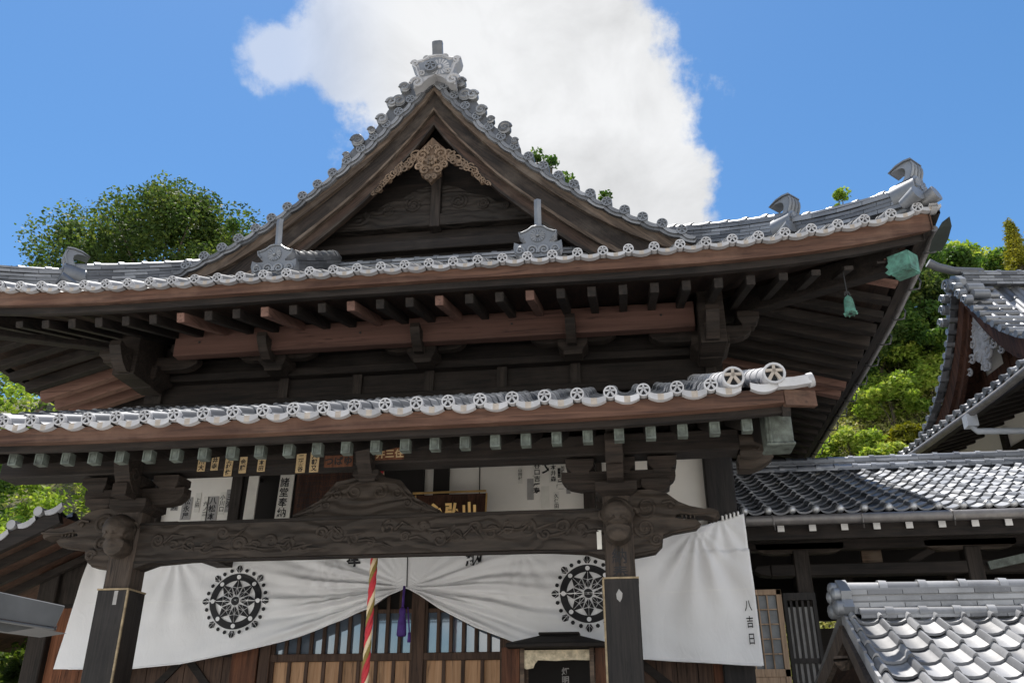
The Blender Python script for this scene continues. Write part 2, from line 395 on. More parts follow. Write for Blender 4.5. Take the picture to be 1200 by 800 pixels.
GREYP = plain('grey_paper_slip', (.30, .29, .28), .8, .2, 10, bst=0)
INK = plain('black_ink', (.012, .012, .014), .7, .2, 8, bst=0)
FADED = plain('faded_ink', (.16, .155, .15), .8, .3, 30, bst=0)
GOLD = plain('gilt_lettering', (.75, .50, .20), .35, .2, 8, metal=.6)
GOLDW = plain('yellowed_wood_tag', (.42, .31, .17), .7, .2, 12)
PURPLE = plain('purple_cord', (.055, .02, .16), .7, .3, 20)
DARKIN = plain('dark_interior', (.012, .010, .009), .9, .2, 4)
SOFF = wood('dark_soffit_boards', (.014, .009, .007), (.042, .024, .017), 'Y', grain=12)
STEEL = plain('brushed_steel', (.05, .051, .053), .45, .45, 3, metal=.3, bst=.03)
BLACKM = plain('black_painted_metal', (.02, .02, .02), .45, .3, 12, spec=.5)
GUTT = plain('grey_gutter_metal', (.16, .15, .145), .4, .25, 10, metal=.35)
WHITEP = plain('white_painted_end', (.72, .71, .69), .6, .08, 14)
TRIM = plain('worn_sleeve_trim', (.26, .20, .12), .7, .4, 18)
ASH = plain('peeling_pale_board', (.50, .42, .29), .85, .5, 16, bst=.4)
# ------------------------------------------------------------------ ground and hill
def mk_struct(name, mb, mat, smooth=False):
    o = mk(name, mb, mat, None, smooth); o['kind'] = 'structure'; return o
GROUND = plain('pale_gravel_court', (.52, .50, .46), .95, .15, 3, bst=.1)
SOIL = plain('grassy_hill_soil', (.045, .06, .02), .95, .5, .8, c2=(.12, .11, .05), bst=0)
g = MB(); g.v = [V((-2500, -2500, 0)), V((2500, -2500, 0)), V((2500, 2500, 0)), V((-2500, 2500, 0))]; g._f(0, 1, 2, 3)
mk_struct('ground', g, GROUND)
def hill_z(x, y):
    y0 = 17.5 - 4.5 / (1 + math.exp((x + 9) / 1.5)); sl = .8 + .2 / (1 + math.exp(-x / 2))
    s = max(0.0, y - y0); z = sl * s if s < 20 else sl * 20 + .25 * (s - 20)
    z = z * (1 / (1 + math.exp(-(s - 1.2) * 1.6)) if s < 6 else 1)
    z *= 1 - .22 * math.exp(-((x + 1) / 7) ** 2)
    return z - .35 + .7 * mnoise.noise(V((x * .13, y * .13, 3.3))) * min(1, s * .25)
h = MB(); rows = []
for j in range(60):
    y = 11 + 110 * (j / 59) ** 1.5; rows.append([(x, y, hill_z(x, y)) for x in [-90 + 180 * i / 79 for i in range(80)]])
h.grid(rows); mk_struct('hill', h, SOIL, True)

# ------------------------------------------------------------------ temple hall: shared curves
XC = -2.40; HW = 5.5; YE = 7.6; ZE = 6.03; DEPTH = 11.0
GP = [(0, 10.22), (.2, 9.90), (.43, 9.60), (.9, 9.04), (1.3, 8.65), (1.8, 8.21), (2.25, 7.86), (2.68, 7.58), (3.3, 7.275)]
def gprof(d):
    for (a, za), (b, zb) in zip(GP, GP[1:]):
        if d <= b: return za + (zb - za) * (d - a) / (b - a)
    return GP[-1][1]
def lerp_tab(T, x):
    if x <= T[0][0]: return T[0][1]
    for (a, za), (b, zb) in zip(T, T[1:]):
        if x <= b: return za + (zb - za) * (x - a) / (b - a)
    return T[-1][1]
def rise(q): return .28 * (min(abs(q), HW) / HW) ** 4.6
def zsk(q, t): return ZE + rise(q) * max(0, 1 - t / 2.2) + .5 * t + .03 * t * t
def S_front(u, t): return V((XC + u, YE + t, zsk(u, t)))
def zside(d, y):
    if d <= 3.3: return gprof(d)
    return zsk(y - (YE + HW), HW - d)
def S_right(u, t):  # t measured up from the eave, u = y
    return V((XC + HW - t, u, zside(HW - t, u)))
def S_left(u, t): return V((XC - HW + t, u, zside(HW - t, u)))
HONG = [(0, -.026), (.14, -.019), (.26, -.002)] + [(.5 - .215 * cos(a), .008 + .056 * sin(a)) for a in [pi * k / 6 for k in range(7)]] + [(.74, -.002), (.86, -.019), (1, -.026)]
SANG = [(0, .012), (.06, .040), (.13, .052), (.21, .046), (.28, .02), (.36, -.004), (.5, -.020), (.68, -.022), (.85, -.010), (1, .012)]
JR = random.Random(21)
def tiles(mb, S, cols, course, prof=HONG, saw=.016, up=None):
    for (u0, u1, t0, t1) in cols:
        if t1 - t0 < .05: continue
        n = max(1, round((t1 - t0) / course))
        for k in range(n):
            ta = t0 + (t1 - t0) * k / n; tb = t0 + (t1 - t0) * (k + 1) / n
            rows = []; jo = JR.gauss(0, .0035); ju = JR.gauss(0, .014); jt = JR.gauss(0, .006)
            for (t, off, dn) in ((ta, saw - .022, 0), (ta, saw, 1), (tb + .02, -.002, 1)):
                e = 1e-3; row = []
                for (s, hh) in prof:
                    u = u0 + (u1 - u0) * (s + ju * (1 if 0 < s < 1 else 0)); p = S(u, t + (jt if 0 < k else 0))
                    nrm = (S(u + e, t) - p).cross(S(u, t + e) - p)
                    if nrm.z < 0: nrm = -nrm
                    nrm.normalize(); row.append(p + nrm * (hh + off + jo))
                rows.append(row)
            mb.grid(rows)
    return mb
def wave_band(mb, P, cw, hgt=.048, out=V((0, -1, 0)), side=V((1, 0, 0)), up=V((0, 0, 1)), thick=.03, depth=.019, n=8):
    """the hanging crescent front edge of one pan tile; P = middle of its top edge"""
    ra = []; rb = []; rc = []; rd = []
    for i in range(n + 1):
        s = -1 + 2 * i / n; top = P + side * (s * cw * .5) + up * (-depth * (1 - s * s))
        hh = hgt * (.78 + .22 * (1 - s * s))
        a = top + out * thick; ra.append(a); rb.append(a - up * hh); rc.append(top - up * hh - out * .03); rd.append(top - out * .05)
    b0 = len(mb.f); mb.grid([rd, ra, rb, rc])
    if hgt < .06 and out.y < -.9 and abs(side.z) < .2:
        for q in (n // 2 - 1, n // 2): mb.m[b0 + n + q] = 1
def disc_mb(r=.053, big=False):
    """round end tile seen from the front (-Y): rim, five-limbed mon in raised strokes, dark recess"""
    m = MB(); n = 20
    def ringp(rr, y): return [V((cos(2 * pi * k / n) * rr, y, sin(2 * pi * k / n) * rr)) for k in range(n)]
    prof = [(r * .93, .10), (r, .0), (r * .97, -.008), (r * .78, -.008), (r * .76, .004)]
    b = len(m.v)
    for (rr, y) in prof: m.v.extend(ringp(rr, y))
    for i in range(len(prof) - 1):
        for k in range(n):
            j = (k + 1) % n; m._f(b + i * n + k, b + i * n + j, b + (i + 1) * n + j, b + (i + 1) * n + k)
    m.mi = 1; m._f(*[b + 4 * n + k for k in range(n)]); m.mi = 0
    if big: m.mi = 2
    def stroke(x0, z0, x1, z1, w0, w1): m.beam((x0 * r, -.003, z0 * r), (x1 * r, -.003, z1 * r), w0 * r, .012, w1 * r, .012, up=(0, 1, 0))
    stroke(0, .76, 0, .05, .25, .27); stroke(-.72, .26, .72, .26, .24, .24)
    stroke(0, .20, -.50, -.60, .24, .32); stroke(0, .20, .50, -.60, .24, .32)
    m.mi = 0; return m
LX = [XC + u for u in (-4.0, 4.0)]

hall = root('temple_hall', 'large dark wooden temple hall with tiled gable, deep eaves and two-post porch', 'temple', (XC, 12, 0))
roof = None
CW = .2558; NC = 43
# ---- main roof
mb = MB(); cols = []
for i in range(NC):
    u0 = -HW + i * CW; u1 = u0 + CW; um = (u0 + u1) / 2; cols.append((u0, u1, 0.0, min(2.25, HW - abs(um) + .06)))
tiles(mb, S_front, cols, .262)
scol = []
ncs = int(DEPTH / .26)
for i in range(ncs):
    y0 = YE + i * .26; y1 = y0 + .26; ym = (y0 + y1) / 2
    lim = ym - YE if ym < 9.42 else HW
    lim = min(lim, (YE + DEPTH - ym) if ym > YE + DEPTH - 2.2 else HW)
    scol.append((y0, y1, 0.0, lim + .05 if lim < HW else HW - .02))
tiles(mb, S_right, scol, .262); tiles(mb, S_left, scol, .262)
roof = mk('main_roof', mb, TILE, hall, smooth_angle=38)
# back slope (plain, behind)
mb = MB()
mb.grid([[V((XC + u, YE + DEPTH - t, zsk(u, t))) for u in [-HW + t + (2 * HW - 2 * t) * k / 12 for k in range(13)]] for t in (0, 1.1, 2.2)])
mb.grid([[V((XC - 3.3, YE + DEPTH - 2.2, 7.2)), V((XC + 3.3, YE + DEPTH - 2.2, 7.2))], [V((XC - .1, YE + DEPTH - 2.2, 10.2)), V((XC + .1, YE + DEPTH - 2.2, 10.2))]])
mk('back_roof', mb, TILE, hall)
# eave front edge of pans
mb = MB()
for i in range(NC + 1):
    u = -HW + i * CW; wave_band(mb, V((XC + u, YE - .02, zsk(u, 0) + .0)), CW * .72, .042, depth=.015, side=V((1, 0, (rise(u + .1) - rise(u - .1)) / .2)).normalized())
for i in range(ncs + 1):
    y = YE + i * .26; z = zsk(y - YE - HW, 0)
    wave_band(mb, V((XC + HW + .02, y, z)), .17, out=V((1, 0, 0)), side=V((0, 1, 0)))
mk('eave_tile_edge', mb, [TILEU, STAIN], roof, smooth_angle=50)
# ridge stacks
def ridge(mb, pts, w, nl, lh=.045, cap=.075, collar=.30):
    pts = [V(p) for p in pts]; L = [0]
    for a, b in zip(pts, pts[1:]): L.append(L[-1] + (b - a).length)
    def at(q):
        for i in range(len(pts) - 1):
            if q <= L[i + 1] + 1e-9: return pts[i].lerp(pts[i + 1], (q - L[i]) / (L[i + 1] - L[i]))
        return pts[-1]
    for k in range(nl):
        ww = w * (1 - .07 * k) + (.03 if k == nl - 1 else 0); seg = .30; q = -(k % 2) * .15
        while q < L[-1]:
            a = max(0, q); b_ = min(L[-1], q + seg - .006)
            if b_ - a > .03:
                z = V((0, 0, k * lh + lh / 2)); mb.beam(at(a) + z, at(b_) + z, ww, lh * .72)
            q += seg
        z = V((0, 0, k * lh + lh * .9)); mb.beam(at(0) + z, at(L[-1]) + z, ww * .86, lh * .5)
    top = V((0, 0, nl * lh + .01)); q = 0
    while q < L[-1]:
        e = min(L[-1], q + collar)
        mb.tube([at(q) + top, at(max(q, e - .05)) + top], [cap * .92, cap * .86], 10)
        if e - q > .1: mb.tube([at(e - .07) + top, at(e) + top], [cap * 1.12, cap * 1.06], 10)
        q = e
def fan(mb, c, r, ex, ey, n=16, th=.016):
    ex = V(ex); ey = V(ey); nr = ex.cross(ey)
    for k in range(n):
        a = 2 * pi * k / n; d = ex * cos(a) + ey * sin(a)
        mb.tube([V(c) + d * r * .22, V(c) + d * r * .6, V(c) + d * r * .93], [r * .05, r * .13, r * .15], 6, True, .55, nr)
    mb.lathe([(r * .22, -.01), (r * .2, .02), (.001, .03)], c, nr, 12)
EX = V((1, 0, 0)); EZ = V((0, 0, 1)); EYN = V((0, -1, 0))
def oni_small(mb, c, ex=EX, nr=EYN, s=1.0, hook=.36, fanr=.085):
    """scalloped ridge-end ornament: shield, flower, four scrolls, upright hook tile on top. c = bottom centre"""
    c = V(c); ey = EZ; ex = V(ex)
    half = [(0, .395), (.06, .385), (.11, .345), (.17, .318), (.205, .325), (.20, .27), (.165, .235), (.125, .195), (.13, .175), (.20, .17), (.255, .195), (.262, .12), (.24, .05), (.17, .01), (0, 0)]
    poly = [(x * s, y * s) for x, y in half] + [(-x * s, y * s) for x, y in reversed(half[1:-1])]
    mb.prism(poly, c - nr * .055, ex, ey, nr * .10)
    for i, (x, R) in enumerate(((-.19, .052), (-.065, .062), (.065, .062), (.19, .052))):
        mb.spiral(c + nr * .055 + ex * x * s + ey * .085 * s, R * s, 1.6, .016 * s, ex, ey, a0=(-.6 if x < 0 else pi + .6), sgn=(1 if x < 0 else -1))
    fan(mb, c + nr * .05 + ey * .262 * s, fanr * s, ex, ey)
    for sg in (1, -1):   # raised rim along the shoulders
        mb.tube([c + nr * .05 + ex * x * s * sg + ey * y * s for x, y in ((0, .385), (.06, .375), (.11, .335), (.17, .308), (.20, .312), (.19, .27), (.155, .23))], .011 * s, 6)
    if hook:   # flat curved tile standing up
        pts = []
        for k in range(7):
            q = k / 6; pts.append(c + ey * (.385 * s + hook * q) - nr * (.02 - .05 * q * q + (.16 * max(0, q - .8))))
        mb.sweep(pts, [(-.038 * s, -.0), (-.038 * s, .014), (0, .035), (.038 * s, .014), (.038 * s, 0)], ex, nr * 1.0)
# hips
def hip_pt(t, sg): return V((XC + sg * (HW - t), YE + t, zsk(HW - t, t) + .05))
def hook_tile(mb, base, d, s=1.0, w=.17):
    """horn-shaped roof hook: leaning stem, the top drawn out into a long lip that points back up the ridge"""
    d = V(d); sd = d.cross(EZ).normalized()
    prof = [(-.07, 0), (.07, 0), (.105, .07), (.135, .15), (.14, .22), (.12, .275), (.13, .30), (.02, .315), (-.12, .295), (-.25, .245), (-.15, .255), (-.05, .245), (.0, .20), (.005, .13), (-.03, .05)]
    mb.prism([(x * s, z * s) for x, z in prof], base - sd * w / 2, d, EZ, sd * w)
    for k in (-.5, -.17, .17, .5):
        mb.tube([base + sd * w * k + d * x * s + EZ * z * s for x, z in ((.075, .0), (.108, .07), (.138, .15), (.143, .22), (.125, .272))], .014, 6)
    mb.prism([(.145, .30), (.14, .33), (.02, .345), (-.12, .325), (-.27, .25), (-.12, .30), (.02, .318)], base - sd * w * .62, d * s, EZ * s, sd * w * 1.24)
for sg in (1, -1):
    d = V((sg, -1, 0)).normalized()
    m1 = MB(); ridge(m1, [hip_pt(t, sg) for t in (.12, .55, .8, 1.1)], .22, 4, .052, .07)
    ridge(m1, [hip_pt(t, sg) + V((0, 0, .02)) for t in (1.12, 1.5, 1.9, 2.5)], .24, 5, .05, .075)
    mk('hip_ridge', m1, TILE, roof, smooth_angle=40)
    for t, hg, sc in ((.06, .30, 1.0), (1.06, .33, 1.0)):
        m2 = MB(); p = hip_pt(t, sg); exd = d.cross(EZ).normalized()
        m2.tube([p + EZ * .18 - d * .20, p + EZ * .19 + d * .05], [.15, .15], 16)
        fan(m2, p + EZ * .19 + d * .055, .125, exd, EZ)
        for s2 in (1, -1): m2.tube([p + EZ * .02 + exd * .13 * s2 - d * .1, p + EZ * .06 + exd * .16 * s2 + d * .08], [.06, .085], 10)
        hook_tile(m2, p + EZ * .31 - d * .03, d, .66 * hg / .32, .17)
        mk('hip_ornament', m2, ONI, roof, smooth_angle=40)
    m3 = MB(); p = hip_pt(0, sg); m3.tube([p - d * .35 + EZ * .02, p + d * .02 + EZ * .055, p + d * .10 + EZ * .075], [.07, .075, .085], 12)
    mk('corner_tile', m3, TILE, roof, smooth_angle=40)
# main ridge going back
mb = MB(); ridge(mb, [(XC, 9.75, 10.2), (XC, 17.0, 10.2)], .34, 8, .05, .10); mk('main_ridge', mb, TILE, roof, smooth_angle=40)
# low ridge along the foot of the gable wall
mb = MB(); ridge(mb, [(XC - 2.75, 9.72, 7.27), (XC + 2.75, 9.72, 7.27)], .20, 2, .045, .055, .26); mk('gable_foot_ridge', mb, TILE, roof, smooth_angle=40)
for x, lab in ((-.79, None), (-3.74, None)):
    mb = MB(); ridge(mb, [V((x, YE + t, zsk(x - XC, t) + .05)) for t in (.42, .8, 1.3, 2.1)], .26, 5, .05, .075, .26)
    mk('descending_ridge', mb, TILE, roof, smooth_angle=40)
    mb = MB(); oni_small(mb, (x, YE + .34, zsk(x - XC, .34) + .03)); mk('ridge_ornament', mb, ONI, roof, smooth_angle=40)
# gable verge edge
def verge_pts(step=.255, a0=.02):
    out = []; d = a0; 
    while d < 3.28:
        out.append(d); dz = gprof(min(3.3, d + .05)) - gprof(d); d += step / sqrt(1 + (dz / .05) ** 2)
    return out
VP = verge_pts(.262, .17)
mb = MB()
for sg in (1, -1):
    ds = [.02] + VP
    for a, b in zip(ds, ds[1:] + [3.45]):
        pa = V((XC + sg * a, 9.4, gprof(a) + .03)); pb = V((XC + sg * b, 9.4, gprof(min(b, 3.3)) + .03 - max(0, b - 3.3) * .5))
        sd = (pb - pa).normalized(); up = sd.cross(EYN) ; up = up if up.z > 0 else -up
        L = (pb - pa).length; mid = (pa + pb) / 2
        wave_band(mb, mid + up * .002, L * .84, .05, side=sd, up=up, thick=.04); wave_band(mb, mid - up * .045, L * 1.0, .045, side=sd, up=up, thick=.02, depth=.012)
        mb.beam(mid - up * .03 + V((0, 0, 0)), mid - up * .03 + V((0, .38, 0)), L, .03, up=up)
        mb.tube([pa + up * .035 + V((0, .02, 0)), pa + up * .03 + V((0, .34, 0))], .052, 9)
mk('verge_tiles', mb, [TILE, TILE], roof, smooth_angle=45)
# round end tiles: one mesh, many copies
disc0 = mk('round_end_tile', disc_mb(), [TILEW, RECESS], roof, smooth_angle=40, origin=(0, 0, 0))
first = True
def place_disc(par, p, sc=None, mesh=None):
    global first
    if first:
        disc0.location = V(p) - WLOC[par]; WLOC[disc0] = V(p); disc0.parent = par; first = False; return disc0
    o = cp(disc0, par, p, sc)
    if mesh: o.data = mesh
    return o
for i in range(NC):
    u = -HW + (i + .5) * CW; place_disc(roof, (XC + u, YE - .045, zsk(u, 0) + .022))
verge_mesh = disc0.data.copy(); verge_mesh.materials.clear(); verge_mesh.materials.append(ONI); verge_mesh.materials.append(RECESS)
for sg in (1, -1):
    for d in VP: place_disc(roof, (XC + sg * d, 9.36, gprof(d) + .055), 1.30, verge_mesh)
# great ornament on the gable peak
mb = MB(); c = V((XC + .06, 9.30, 9.99))
half = [(0, .46), (.10, .45), (.17, .40), (.27, .37), (.36, .385), (.345, .30), (.30, .25), (.27, .16), (.24, .06), (.30, -.02), (.30, -.12), (.2, -.06), (.1, .04), (0, .10)]
mb.prism(half + [(-x, y) for x, y in reversed(half[1:-1])], c - EYN * .12, EX, EZ, EYN * .20)
for s in (1, -1):
    mb.tube([c + EYN * .08 + EX * x * s + EZ * y for x, y in ((0, .44), (.10, .43), (.17, .38), (.27, .35), (.34, .365), (.325, .30), (.27, .24), (.25, .15), (.22, .06), (.27, -.03))], .022, 6)
fan(mb, c + EYN * .08 + EX * .06 + EZ * .22, .15, EX, EZ)
for s in (1, -1):
    for x, z, R, r in ((.25, -.03, .10, .026), (.30, .33, .055, .018), (.19, .13, .05, .016), (.13, .40, .045, .014)): mb.spiral(c + EYN * .09 + EX * x * s + EZ * z, R, 1.4, r, EX, EZ, a0=(0 if s > 0 else pi), sgn=s, flat=.9)
mb.mi = 1; mb.prism([(0, .40), (.12, .385), (.19, .33), (.26, .33), (.235, .26), (.215, .16), (.19, .07), (.0, .10), (-.19, .07), (-.215, .16), (-.235, .26), (-.26, .33), (-.19, .33), (-.12, .385)], c + EYN * .082, EX, EZ, EYN * .004)
mk('peak_ornament', mb, [TILEU, ONI], roof, smooth_angle=40)  # pale face and darker inset: lit front and recess shade put in colour
place_disc(roof, (XC + .0, 9.17, 10.20), 1.75, verge_mesh)
mb = MB(); pts = [c + EZ * (.40 + .34 * q) - EYN * (.05 - .10 * q * q + .22 * max(0, q - .85)) for q in [k / 8 for k in range(9)]]
mb.sweep(pts, [(-.075, -.03), (-.075, .03), (-.04, .045), (.04, .045), (.075, .03), (.075, -.03)], EX, EYN); mk('peak_hook', mb, TILE, roof, smooth_angle=30)
for sg in (1, -1):   # cloud-scroll fins either side of the peak
    mb = MB()
    for k, (d, R, up) in enumerate(((.40, .085, .30), (.47, .10, .15), (.58, .085, .27), (.70, .09, .13), (.84, .06, .12), (1.03, .10, .16), (1.17, .055, .06))):
        z = gprof(d) + up + .07; p = V((XC + sg * d, 9.36, z))
        mb.lathe([(R * .92, -.06), (R * .92, .02), (R * .6, .035)], p, EYN, 12)
        mb.spiral(p + EYN * .035, R * .9, 1.35, R * .28, EX, EZ, a0=(0 if sg > 0 else pi), sgn=sg, flat=.9)
    rows = [[], [], [], []]
    for k in range(25):
        d = .24 + .042 * k; hh = lerp_tab([(.24, .40), (.5, .33), (.62, .30), (.8, .16), (.92, .13), (1.03, .20), (1.14, .16), (1.3, .05)], d)
        for r, (yy, zz) in enumerate(((9.39, 0), (9.39, hh), (9.47, hh), (9.47, 0))): rows[r].append(V((XC + sg * d, yy, gprof(d) + .03 + zz)))
    rows.append(rows[0]); mb.grid(rows)
    mk('scroll_fin', mb, TILE, roof, smooth_angle=40)

# ---- gable woodwork
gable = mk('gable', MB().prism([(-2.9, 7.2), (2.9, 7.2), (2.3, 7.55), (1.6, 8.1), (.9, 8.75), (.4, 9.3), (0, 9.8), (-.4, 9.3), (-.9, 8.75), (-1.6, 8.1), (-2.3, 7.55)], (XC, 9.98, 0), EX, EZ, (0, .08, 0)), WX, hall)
def barge(sg, y, th, o0, o1, dmax=3.42, n=22, flare=.10):
    m = MB(); pts = []; pr = []
    rows = [[], [], [], []]
    for i in range(n + 1):
        d = dmax * i / n; z = gprof(min(d, 3.3)) - max(0, d - 3.3) * .5
        fl = flare * (i / n) ** 3
        for r, (yy, o) in enumerate(((y, o0), (y, o1 + fl), (y + th, o1 + fl), (y + th, o0))):
            rows[r].append(V((XC + sg * d, yy, z - o)))
    rows.append(rows[0]); m.grid(rows)
    m._f(*[len(m.v) - (k + 1) * (n + 1) + n for k in (0, 1, 2, 3)])
    return m
for sg in (1, -1):
    mk('verge_plank', barge(sg, 9.43, .10, .04, .23, flare=0), BARGES[sg][0], gable)
    mk('barge_board', barge(sg, 9.49, .10, .22, .54), BARGES[sg][1], gable)
    mk('barge_moulding', barge(sg, 9.475, .06, .50, .545), BARGES[sg][0], gable)
    mk('barge_board', barge(sg, 9.54, .10, .53, .74), BARGES[sg][2], gable)
    mk('barge_moulding', barge(sg, 9.525, .06, .72, .765), BARGES[sg][1], gable)
    rows = [[V((XC + sg * d, y, gprof(d) - .16)) for d in (0, .43, .9, 1.3, 1.8, 2.25, 2.68, 3.3)] for y in (9.45, 17)]
    m = MB(); m.grid(rows); mk('gable_soffit', m, SOFF, gable)
m = MB().b2(XC - 2.3, XC + 2.3, 9.84, 9.97, 7.62, 7.78); mk('gable_beam', m, WX, gable, bevel=.01)
m = MB().b2(XC - 1.75, XC + 1.75, 9.82, 9.97, 7.98, 8.17); mk('gable_beam', m, CARVD, gable, bevel=.01)
m = MB().b2(XC - 2.6, XC + 2.6, 9.86, 9.97, 7.36, 7.48); mk('gable_beam', m, WX, gable, bevel=.01)
m = MB().b2(XC - .07, XC + .07, 9.80, 9.97, 7.95, 9.2); mk('gable_strut', m, WZ, gable, bevel=.008)
for sg in (1, -1):
    m = MB(); 
    half = [(.08, 8.18), (1.25, 8.18), (1.1, 8.27), (.85, 8.31), (.72, 8.42), (.5, 8.47), (.3, 8.60), (.08, 8.66)]
    m.prism([(x * sg, z) for x, z in half], (XC, 9.86, 0), EX, EZ, (0, .09, 0))
    for x, z, R in ((.32, 8.36, .13), (.66, 8.29, .09), (.98, 8.235, .05)): m.spiral((XC + sg * x, 9.85, z), R, 2.2, .02, EX, EZ, a0=pi / 2, sgn=-sg)
    mk('carved_panel', m, CARVD, gable, smooth_angle=40)
    m = MB().beam((XC + sg * 1.9, 9.7, 7.70), (XC + sg * 1.75, 9.7, 7.95), .10, .10); mk('gable_peg', m, FASC, gable)
# carved pendant
m = MB(); m.mi = 1; zc = 9.20; y = 9.49
body = [(0, zc), (.10, zc - .12), (.24, zc - .27), (.30, zc - .36), (.24, zc - .43), (.25, zc - .52), (.15, zc - .58), (.16, zc - .70), (.08, zc - .76), (0, zc - .86)]
m.prism(body + [(-x, z) for x, z in reversed(body[1:-1])], (XC, y, 0), EX, EZ, (0, .07, 0))
m.mi = 0
for k in range(6):
    a = k * pi / 3; m.lathe([(.034, 0), (.034, .05), (.01, .06)], (XC + .062 * cos(a), y, zc - .47 + .062 * sin(a)), EYN, 8)
m.lathe([(.035, 0), (.03, .07), (.0, .075)], (XC, y, zc - .47), EYN, 8)
for sg in (1, -1):
    for (x, z, R, r) in ((.15, -.33, .10, .02), (.10, -.62, .09, .022), (.20, -.55, .07, .018), (.05, -.76, .05, .016), (.16, -.45, .06, .016), (.07, -.22, .07, .010), (.09, -.22, .045, .008)):
        m.spiral((XC + sg * x, y - .012, zc + z), R, 1.5, r * 1.15, EX, EZ, a0=(pi if sg > 0 else 0), sgn=-sg)
    for k in range(10):
        q = k / 9; d = .27 + .61 * q; z = gprof(d) - .80 - .02 * sin(q * 9) - .12 * (1 - q) * (1 - q)
        R = .105 - .055 * q; 
        for j, dz in ((0, 0), (1, -.10 * (1 - q * .75))):
            p = V((XC + sg * (d + .025 * j), y + .0, z + dz)); m.spiral(p, R * (.95 - .15 * j), 1.25, .016 - .006 * q, EX, EZ, a0=k * 1.3, sgn=sg * (1 if k % 2 else -1), n=14)
        m.mi = 1
        if k % 2 == 0: m.lathe([(R * .85, 0), (R * .7, .03), (.01, .04)], (XC + sg * d, y + .05, z - .02), EYN, 9)
        m.mi = 0
m.v = [V((XC + (p.x - XC) * .88, p.y, 9.22 + (p.z - 9.22) * .88)) for p in m.v]
mk('carved_pendant', m, [GEG, GEGD], gable, smooth_angle=50)

# ---- main eaves: boards, rafters
def eave_run(prof_fn, axis='front'):
    n = 44; us = [-HW - .02 + (2 * HW + .04) * i / n for i in range(n + 1)]
    rows = None
    for u in us:
        pr = prof_fn(u)
        if rows is None: rows = [[] for _ in pr]
        for k, (o, dz) in enumerate(pr):
            q = max(-HW - .02, min(HW + .02, u)); sh = (HW - o) / HW if o > 0 else 1.0
            z = ZE + rise(u) + dz
            if axis == 'front': rows[k].append(V((XC + q * sh, YE + o, z)))
            elif axis == 'right': rows[k].append(V((XC + HW - o, YE + HW + q * sh, z)))
            else: rows[k].append(V((XC - HW + o, YE + HW + q * sh, z)))
    rows.append(rows[0]); m = MB(); m.grid(rows)
    return m
def fh(u): return .145 + .085 * (abs(u) / HW) ** 2
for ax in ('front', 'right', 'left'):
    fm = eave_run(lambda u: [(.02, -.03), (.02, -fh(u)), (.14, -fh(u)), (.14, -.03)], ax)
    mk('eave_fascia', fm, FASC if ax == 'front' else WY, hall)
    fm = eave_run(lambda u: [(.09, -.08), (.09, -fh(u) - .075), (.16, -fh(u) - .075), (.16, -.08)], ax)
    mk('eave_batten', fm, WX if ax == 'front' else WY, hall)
    fm = eave_run(lambda u: [(.2, -fh(u) - .02), (2.3, .30), (2.3, .36), (.2, -fh(u) + .04)], ax)
    mk('soffit_boards', fm, SOFF, hall)
for ax in ('right', 'left'):
    mk('eave_underboard', eave_run(lambda u: [(-.08, -.075), (.16, -.10), (.16, -.06), (-.08, -.04)], ax), WY, hall)
# front rafters
raft0 = mk('eave_rafter', MB().beam((0, 0, 0), (0, 1.75, .53), .088, .105), WY, hall, origin=(0, 0, 0), bevel=.006)
raft_first = True; raftmesh = raft0.data
pinkset = {-4.83, -3.87, -2.93, -1.69, -.74}
xr = [-7.55 + .318 * i for i in range(33)]
pinky_i = set(min(range(33), key=lambda i: abs(xr[i] - p)) for p in pinkset)
pinkmesh = raft0.data.copy(); pinkmesh.materials.clear(); pinkmesh.materials.append(PINKY)
for i, x in enumerate(xr):
    u = x - XC; p = V((x, YE + .22, ZE + rise(u) - fh(u) - .135))
    L = max(.2, min(1.75, (HW - abs(u) - .1) * 1.0 + .0)) / 1.75
    if raft_first: o = raft0; o.location = p - WLOC[hall]; WLOC[o] = p; raft_first = False
    else: o = cp(raft0, hall, p)
    o.scale = (1, L, L); o.data = raftmesh
    if i in pinky_i: o.data = pinkmesh
sid = mk('side_rafter', MB().beam((0, 0, 0), (-1.9, 0, .56), .12, .14), WX, hall, origin=(0, 0, 0), bevel=.006)
sidep = sid.data.copy(); sidep.materials.clear(); sidep.materials.append(PINKX)
sidb = sid.data; fs = True
for sg in (1, -1):
    for i in range(33):
        y = 7.95 + .318 * i; u = y - YE - HW
        p = V((XC + sg * (HW - .22), y, ZE + rise(u) - fh(u) - .14)); L = max(.15, min(1.9, (y - YE - .15))) / 1.9
        if fs: o = sid; o.location = p - WLOC[hall]; WLOC[o] = p; fs = False
        else: o = cp(sid, hall, p)
        o.scale = (L * sg, 1, L); o.data = sidb
        if (sg > 0 and i in (0, 1, 9, 10)) or (sg < 0 and i in (6, 7, 8)): o.data = sidep
